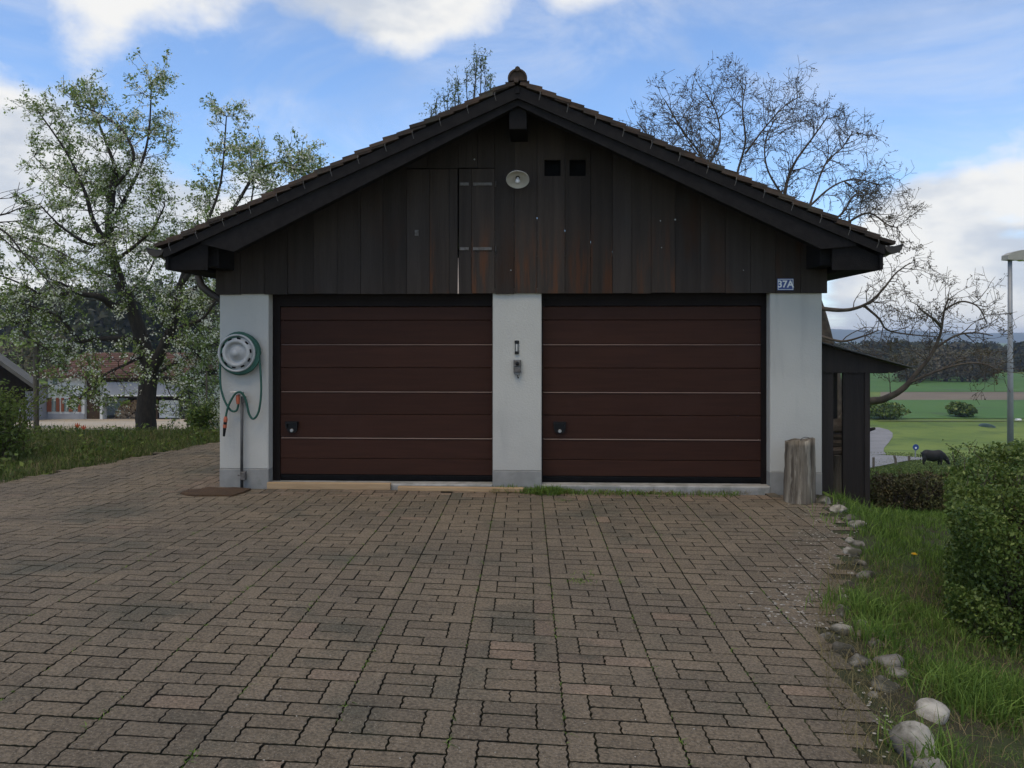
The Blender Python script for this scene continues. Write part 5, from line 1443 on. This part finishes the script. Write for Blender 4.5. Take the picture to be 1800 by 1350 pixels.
# dark shed at the left edge
SD = 26.0; k2 = SD/F
def sx_(px): return (px-CX)*k2
def sz_(py): return ZC - (py-HY)*k2
bx_ = sx_(-60); bz_ = float(HT(bx_, SD)) - .2
ds = thing('dark_shed', 'dark timber shed with old roof cut by the left edge of the photo', 'shed', (bx_, SD, bz_), R(31))
SR = R(31)
def q_(px, py):
    k = (px-CX)/F; xl = (k*SD - bx_)/(math.cos(SR) - k*math.sin(SR)); yy = SD + xl*math.sin(SR)
    return (xl, ZC - (py-HY)/F*yy - bz_)
apx, apz = q_(-70, 584)
MB().prism([q_(45, 688), q_(45, 1200) if False else (q_(20, 688)[0], 0), (q_(-190, 688)[0], 0), q_(-190, 688), (apx, apz - .25)], .6, 5.5).build('wall', MT['shed_wood'], ds, rnd=.1)
e0 = q_(-70, 583); e1 = q_(70, 683); e2_ = q_(-215, 683)
MB().prism([e0, e1, (e1[0] - .02, e1[1] - .12), (e0[0], e0[1] - .16)][::-1], -.25, 6.0).build('roof_slope', MT['roof_old'], ds)
MB().prism([e0, e2_, (e2_[0] + .02, e2_[1] - .12), (e0[0], e0[1] - .16)], -.25, 6.0).build('roof_slope', MT['roof_old'], ds)
MB().prism([(e0[0], e0[1] - .17), (e1[0] - .05, e1[1] - .10), (e1[0] - .3, e1[1] - .10), (e2_[0] + .3, e2_[1] - .10), (e2_[0] + .05, e2_[1] - .10)][::-1], .3, .4).build('gable', MT['shed_wood'], ds, rnd=.0)
MB().box(q_(41, 0)[0], q_(44, 0)[0], .5, .59, 0, q_(0, 686)[1]).build('post', MT['shed_wood'], ds)

# ------------------------------------------------------------------ street lamp
LD = 20.0; x_ = (1776-CX)/F*LD; zb = float(HT(x_, LD))
lamp = thing('street_lamp', 'grey steel street lamp behind the big hedge at the right edge', 'street lamp', (x_, LD, zb))
ht = ZC - (456-HY)/F*LD - zb
MB().tube([(0, 0, -.1), (0, 0, ht*.45), (-.01, 0, ht)], [.078, .066, .050], 14).build('pole', MT['lamp_steel'], lamp, smooth=True)
hx = LD/F
pr = [(-10*hx, -1*hx), (-9.5*hx, 7*hx), (0, 12*hx), (14*hx, 15.5*hx), (40*hx, 17*hx), (48*hx, 10*hx), (46*hx, 2*hx), (20*hx, -1*hx), (5*hx, -2*hx)]
MB().prism([(a, ht + b) for a, b in pr][::-1], -.14, .14).build('lamp_head', MT['lamp_head'], lamp)
MB().prism([(12*hx, ht - .8*hx), (20*hx, ht - 3*hx), (38*hx, ht - 2*hx), (44*hx, ht + 1.2*hx), (20*hx, ht - .9*hx)], -.11, .11).build('diffuser', MT['white_paint'], lamp)

# ------------------------------------------------------------------ pasture: posts, sign, cow, heap
for px, pyb, pyt, lab in ((1535.5, 823.5, 804, 'fence post by the road nearest the lean-to'), (1575, 817.5, 801, 'leaning fence post at the meeting of the two roads'), (1598, 811, 801, 'small fence post left of the blue sign')):
    g = on_ground(px, pyb, y0=20); hgt = (pyb - pyt)/F*g.y
    o = MB().tube([(0, 0, -.1), (-.04*(px == 1575), 0, hgt*.6), (-.12*(px == 1575), 0, hgt)], .075*g.y/50, 7).build('fence_post', MT['post_wood']); o.location = g
    tag(o, lab, 'post', 'fence posts along the pasture')
g = on_ground(1609, 806.5, y0=20); hgt = (806.5 - 786)/F*g.y
sg = thing('road_sign', 'small round blue sign on a pole by the road near the cow', 'sign', g)
MB().tube([(0, 0, -.1), (0, 0, hgt)], .05, 8).build('pole', MT['lamp_steel'], sg)
MB().lathe([(.27, 0), (.27, .03)], 20, Matrix.Translation((0, -.06, hgt)) @ Matrix.Rotation(R(90), 4, 'X')).build('disc', MT['blue_sign'], sg)
MB().lathe([(.09, 0), (.09, .012)], 12, Matrix.Translation((0, -.0915, hgt - .05)) @ Matrix.Rotation(R(90), 4, 'X')).build('pictogram', MT['white_paint'], sg)
g = on_ground(1735, 750, y0=40); k3 = g.y/F
m = MB(); n = 16; V = []
for i in range(9):
    t_ = i/8; xx = (t_ - .5)*22*k3; hgt = (math.sin(math.pi*t_)**.6)*6*k3*(1.15 - .5*t_) + .02
    for j in range(7):
        a = math.pi*j/6; V.append((xx, -math.cos(a)*1.6*math.sin(math.pi*t_)**.5, math.sin(a)*hgt))
m.add(V, [(i*7+j, (i+1)*7+j, (i+1)*7+j+1, i*7+j+1) for i in range(8) for j in range(6)])
o = m.build('covered_heap', MT['tarp'], smooth=True); o.location = g; tag(o, 'dark green covered heap lying at the far edge of the pasture', 'heap')
g = on_ground(1790, 740.0, y0=40); o = MB().cbox(-.35, .35, -.3, .3, 0, .32, .1).build('white_bale', MT['white_paint']); o.location = g; tag(o, 'small white wrapped bale in the field right of the lamp pole', 'bale')
g = on_ground(1668, 788, y0=40)
# cow: one continuous body grown from overlapping ellipsoids
def meta_mesh(name, els, mat_, res=.05):
    mbd = bpy.data.metaballs.new(name + '_meta'); mbd.resolution = res; mbd.render_resolution = res; mbd.threshold = .35
    ob = bpy.data.objects.new(name + '_meta', mbd); COL.objects.link(ob)
    for (x, y, z), (a_, b_, c_), rot in els:
        e = mbd.elements.new(type='ELLIPSOID'); e.co = (x, y, z); e.radius = 1.0
        e.size_x, e.size_y, e.size_z = a_, b_, c_
        e.rotation = Matrix.Rotation(rot, 4, 'Y').to_quaternion()
    bpy.context.view_layer.update()
    nm = bpy.data.meshes.new_from_object(ob.evaluated_get(bpy.context.evaluated_depsgraph_get()))
    bpy.data.objects.remove(ob); nm.materials.clear()
    return link(name, nm, mat_, None, True)
els = [((-.46, 0, .92), (.60, .46, .62), 0), ((.0, 0, .84), (.75, .52, .68), 0), ((.44, 0, .92), (.58, .44, .64), 0), ((.72, 0, .86), (.42, .28, .38), R(35)), ((.94, 0, .68), (.36, .22, .28), R(55)),
       ((1.06, 0, .46), (.32, .19, .23), R(62)), ((1.16, 0, .28), (.20, .15, .16), R(62)), ((1.0, .17, .58), (.12, .10, .06), 0), ((1.0, -.17, .58), (.12, .10, .06), 0)]
for y_, dx in ((.19, .0), (-.19, -.08)):
    els += [((-.58 + dx, y_, .62), (.22, .15, .34), R(8)), ((-.66 + dx, y_, .36), (.13, .10, .26), R(-6)), ((-.63 + dx, y_, .13), (.10, .09, .24), 0), ((-.60 + dx, y_, .04), (.12, .10, .07), 0)]
    els += [((.46 - dx, y_*.95, .58), (.18, .14, .32), 0), ((.47 - dx, y_*.95, .32), (.115, .10, .24), 0), ((.47 - dx, y_*.95, .12), (.10, .09, .22), 0), ((.49 - dx, y_*.95, .04), (.12, .10, .07), 0)]
els += [((-.86, 0, 1.05), (.14, .06, .10), R(40)), ((-.93, 0, .82), (.06, .05, .30), 0), ((-.93, 0, .52), (.07, .06, .14), 0)]
cow = meta_mesh('cow', els, MT['cow'])
g = on_ground(1640, 817.5, y0=20); g.z -= .10; cow.location = g; s_ = 30/F*g.y/1.36; cow.scale = (s_, s_, s_); cow.rotation_euler = (0, 0, R(-12))
tag(cow, 'black cow grazing head down on the slope beyond the hedge', 'cow')

# ------------------------------------------------------------------ woods
def crown_pts(c, w, h, n, rn, power=.6):
    d = rn.normal(size=(n, 3)); d /= np.linalg.norm(d, axis=1)[:, None]; r = rn.random(n)**(1/3*power*1.5)
    lob = 1 + .22*np.sin(d[:, 0]*5 + c[0]) * np.sin(d[:, 2]*6 + c[1])
    return np.stack([c[0] + d[:, 0]*w/2*r*lob, c[1] + d[:, 1]*w/2*r*lob, c[2] + h*.55 + d[:, 2]*h*.5*r*lob], 1)
rf_ = np.random.default_rng(77)
def wood(name, label, spots, m, size, nl):
    Cs = []; Ss = []; Rr = []
    trunks = MB()
    for (x, y, w_, h_) in spots:
        z = float(HT(x, y)); P = crown_pts((x, y, z), w_, h_, nl, rf_); Cs.append(P); Ss.append(size*w_*(.5 + rf_.random(nl))); Rr.append(np.clip(rf_.random() + rf_.normal(size=nl)*.15, 0, 1))
        trunks.tube([(x, y, z - .5), (x, y, z + h_*.5)], [w_*.04, w_*.025], 5, cap=False)
    C = np.concatenate(Cs); V, Fq_ = leaf_quads(C, np.concatenate(Ss), rf_, .8)
    w0 = thing(name, label, 'wood'); w0['kind'] = 'stuff'
    o = np_mesh('crowns', V, Fq_, m, w0, rnd=np.concatenate(Rr)); o['kind'] = 'stuff'
    tag(trunks.build('trunks', MT['bark'], w0), kind='stuff')
sp_ = []
for k in range(170):      # wood beyond the fields on the right
    y = rf_.uniform(330, 520); x = y*rf_.uniform(.30, .80)
    sp_.append((x, y, rf_.uniform(8, 13), rf_.uniform(7.5, 11.5)))
for k in range(45):
    y = rf_.uniform(300, 330); x = y*rf_.uniform(.52, .75); sp_.append((x, y, rf_.uniform(5, 8), rf_.uniform(4, 7)))
wood('far_wood', 'dark wood stretching across the valley below the blue hills', sp_, MT['forest'], .075, 330)
sp_ = []
for k in range(26):
    y = rf_.uniform(225, 260); x = y*rf_.uniform(.485, .605); sp_.append((x, y, rf_.uniform(7, 10), rf_.uniform(7, 10.5)))
wood('bare_grove', 'brownish leafless grove in front of the far wood', sp_, MT['forest_brown'], .035, 800)
sp_ = []
for k in range(190):      # hillside wood at the left
    y = rf_.uniform(160, 330); x = -y*rf_.uniform(.28, .80)
    if -x/y > .585 and y < 215: continue
    sp_.append((x, y, rf_.uniform(7, 12), rf_.uniform(10, 16)))
wood('hillside_wood', 'dark wooded hillside behind the farm on the left', sp_, MT['forest'], .07, 330)
for px, py, y, w_, h_, lab in ((1552, 738, 122, 7, 2.6, 'dark rounded bush in the field right of the lean-to'), (1690, 736, 125, 4.2, 2.2, 'dark rounded bush in the field below the ploughed strip'), (40, 632, 118, 9, 6.0, 'leafless purplish bush on the hillside behind the dark shed'), (88, 630, 110, 7, 7.5, 'leafless tree behind the red roof left of the blossoming tree')):
    x = (px-CX)/F*y; z = float(HT(x, y)); t = thing('field_bush', lab, 'bush', (x, y, z))
    P = crown_pts((0, 0, 0), w_, h_, 1500, rf_); P[:, 2] = np.maximum(P[:, 2], 0)
    leaf_obj('foliage', P, .16 + .16*rf_.random(1500), MT['forest_brown' if px < 200 else 'hedge_leaf'], t, rf_, .7)
    MB().tube([(0, 0, -.3), (.1, 0, h_*.6)], [.15, .06], 6).build('trunk', MT['bark'], t)

# ------------------------------------------------------------------ air: even haze over the valley
hz = MB().box(-3600, 4600, -60, 6200, -25, 75).build('haze'); hz['kind'] = 'stuff'; hz['label'] = 'thin pale haze in the air over the valley'; hz['category'] = 'haze'
hm = bpy.data.materials.new('haze_air'); hm.use_nodes = True; ht_ = hm.node_tree; ht_.nodes.clear()
pv = ht_.nodes.new('ShaderNodeVolumePrincipled'); pv.inputs['Color'].default_value = (.62, .76, 1.0, 1); pv.inputs['Density'].default_value = .00020; pv.inputs['Anisotropy'].default_value = .0
ho = ht_.nodes.new('ShaderNodeOutputMaterial'); ht_.links.new(pv.outputs[0], ho.inputs['Volume'])
hz.data.materials.append(hm)
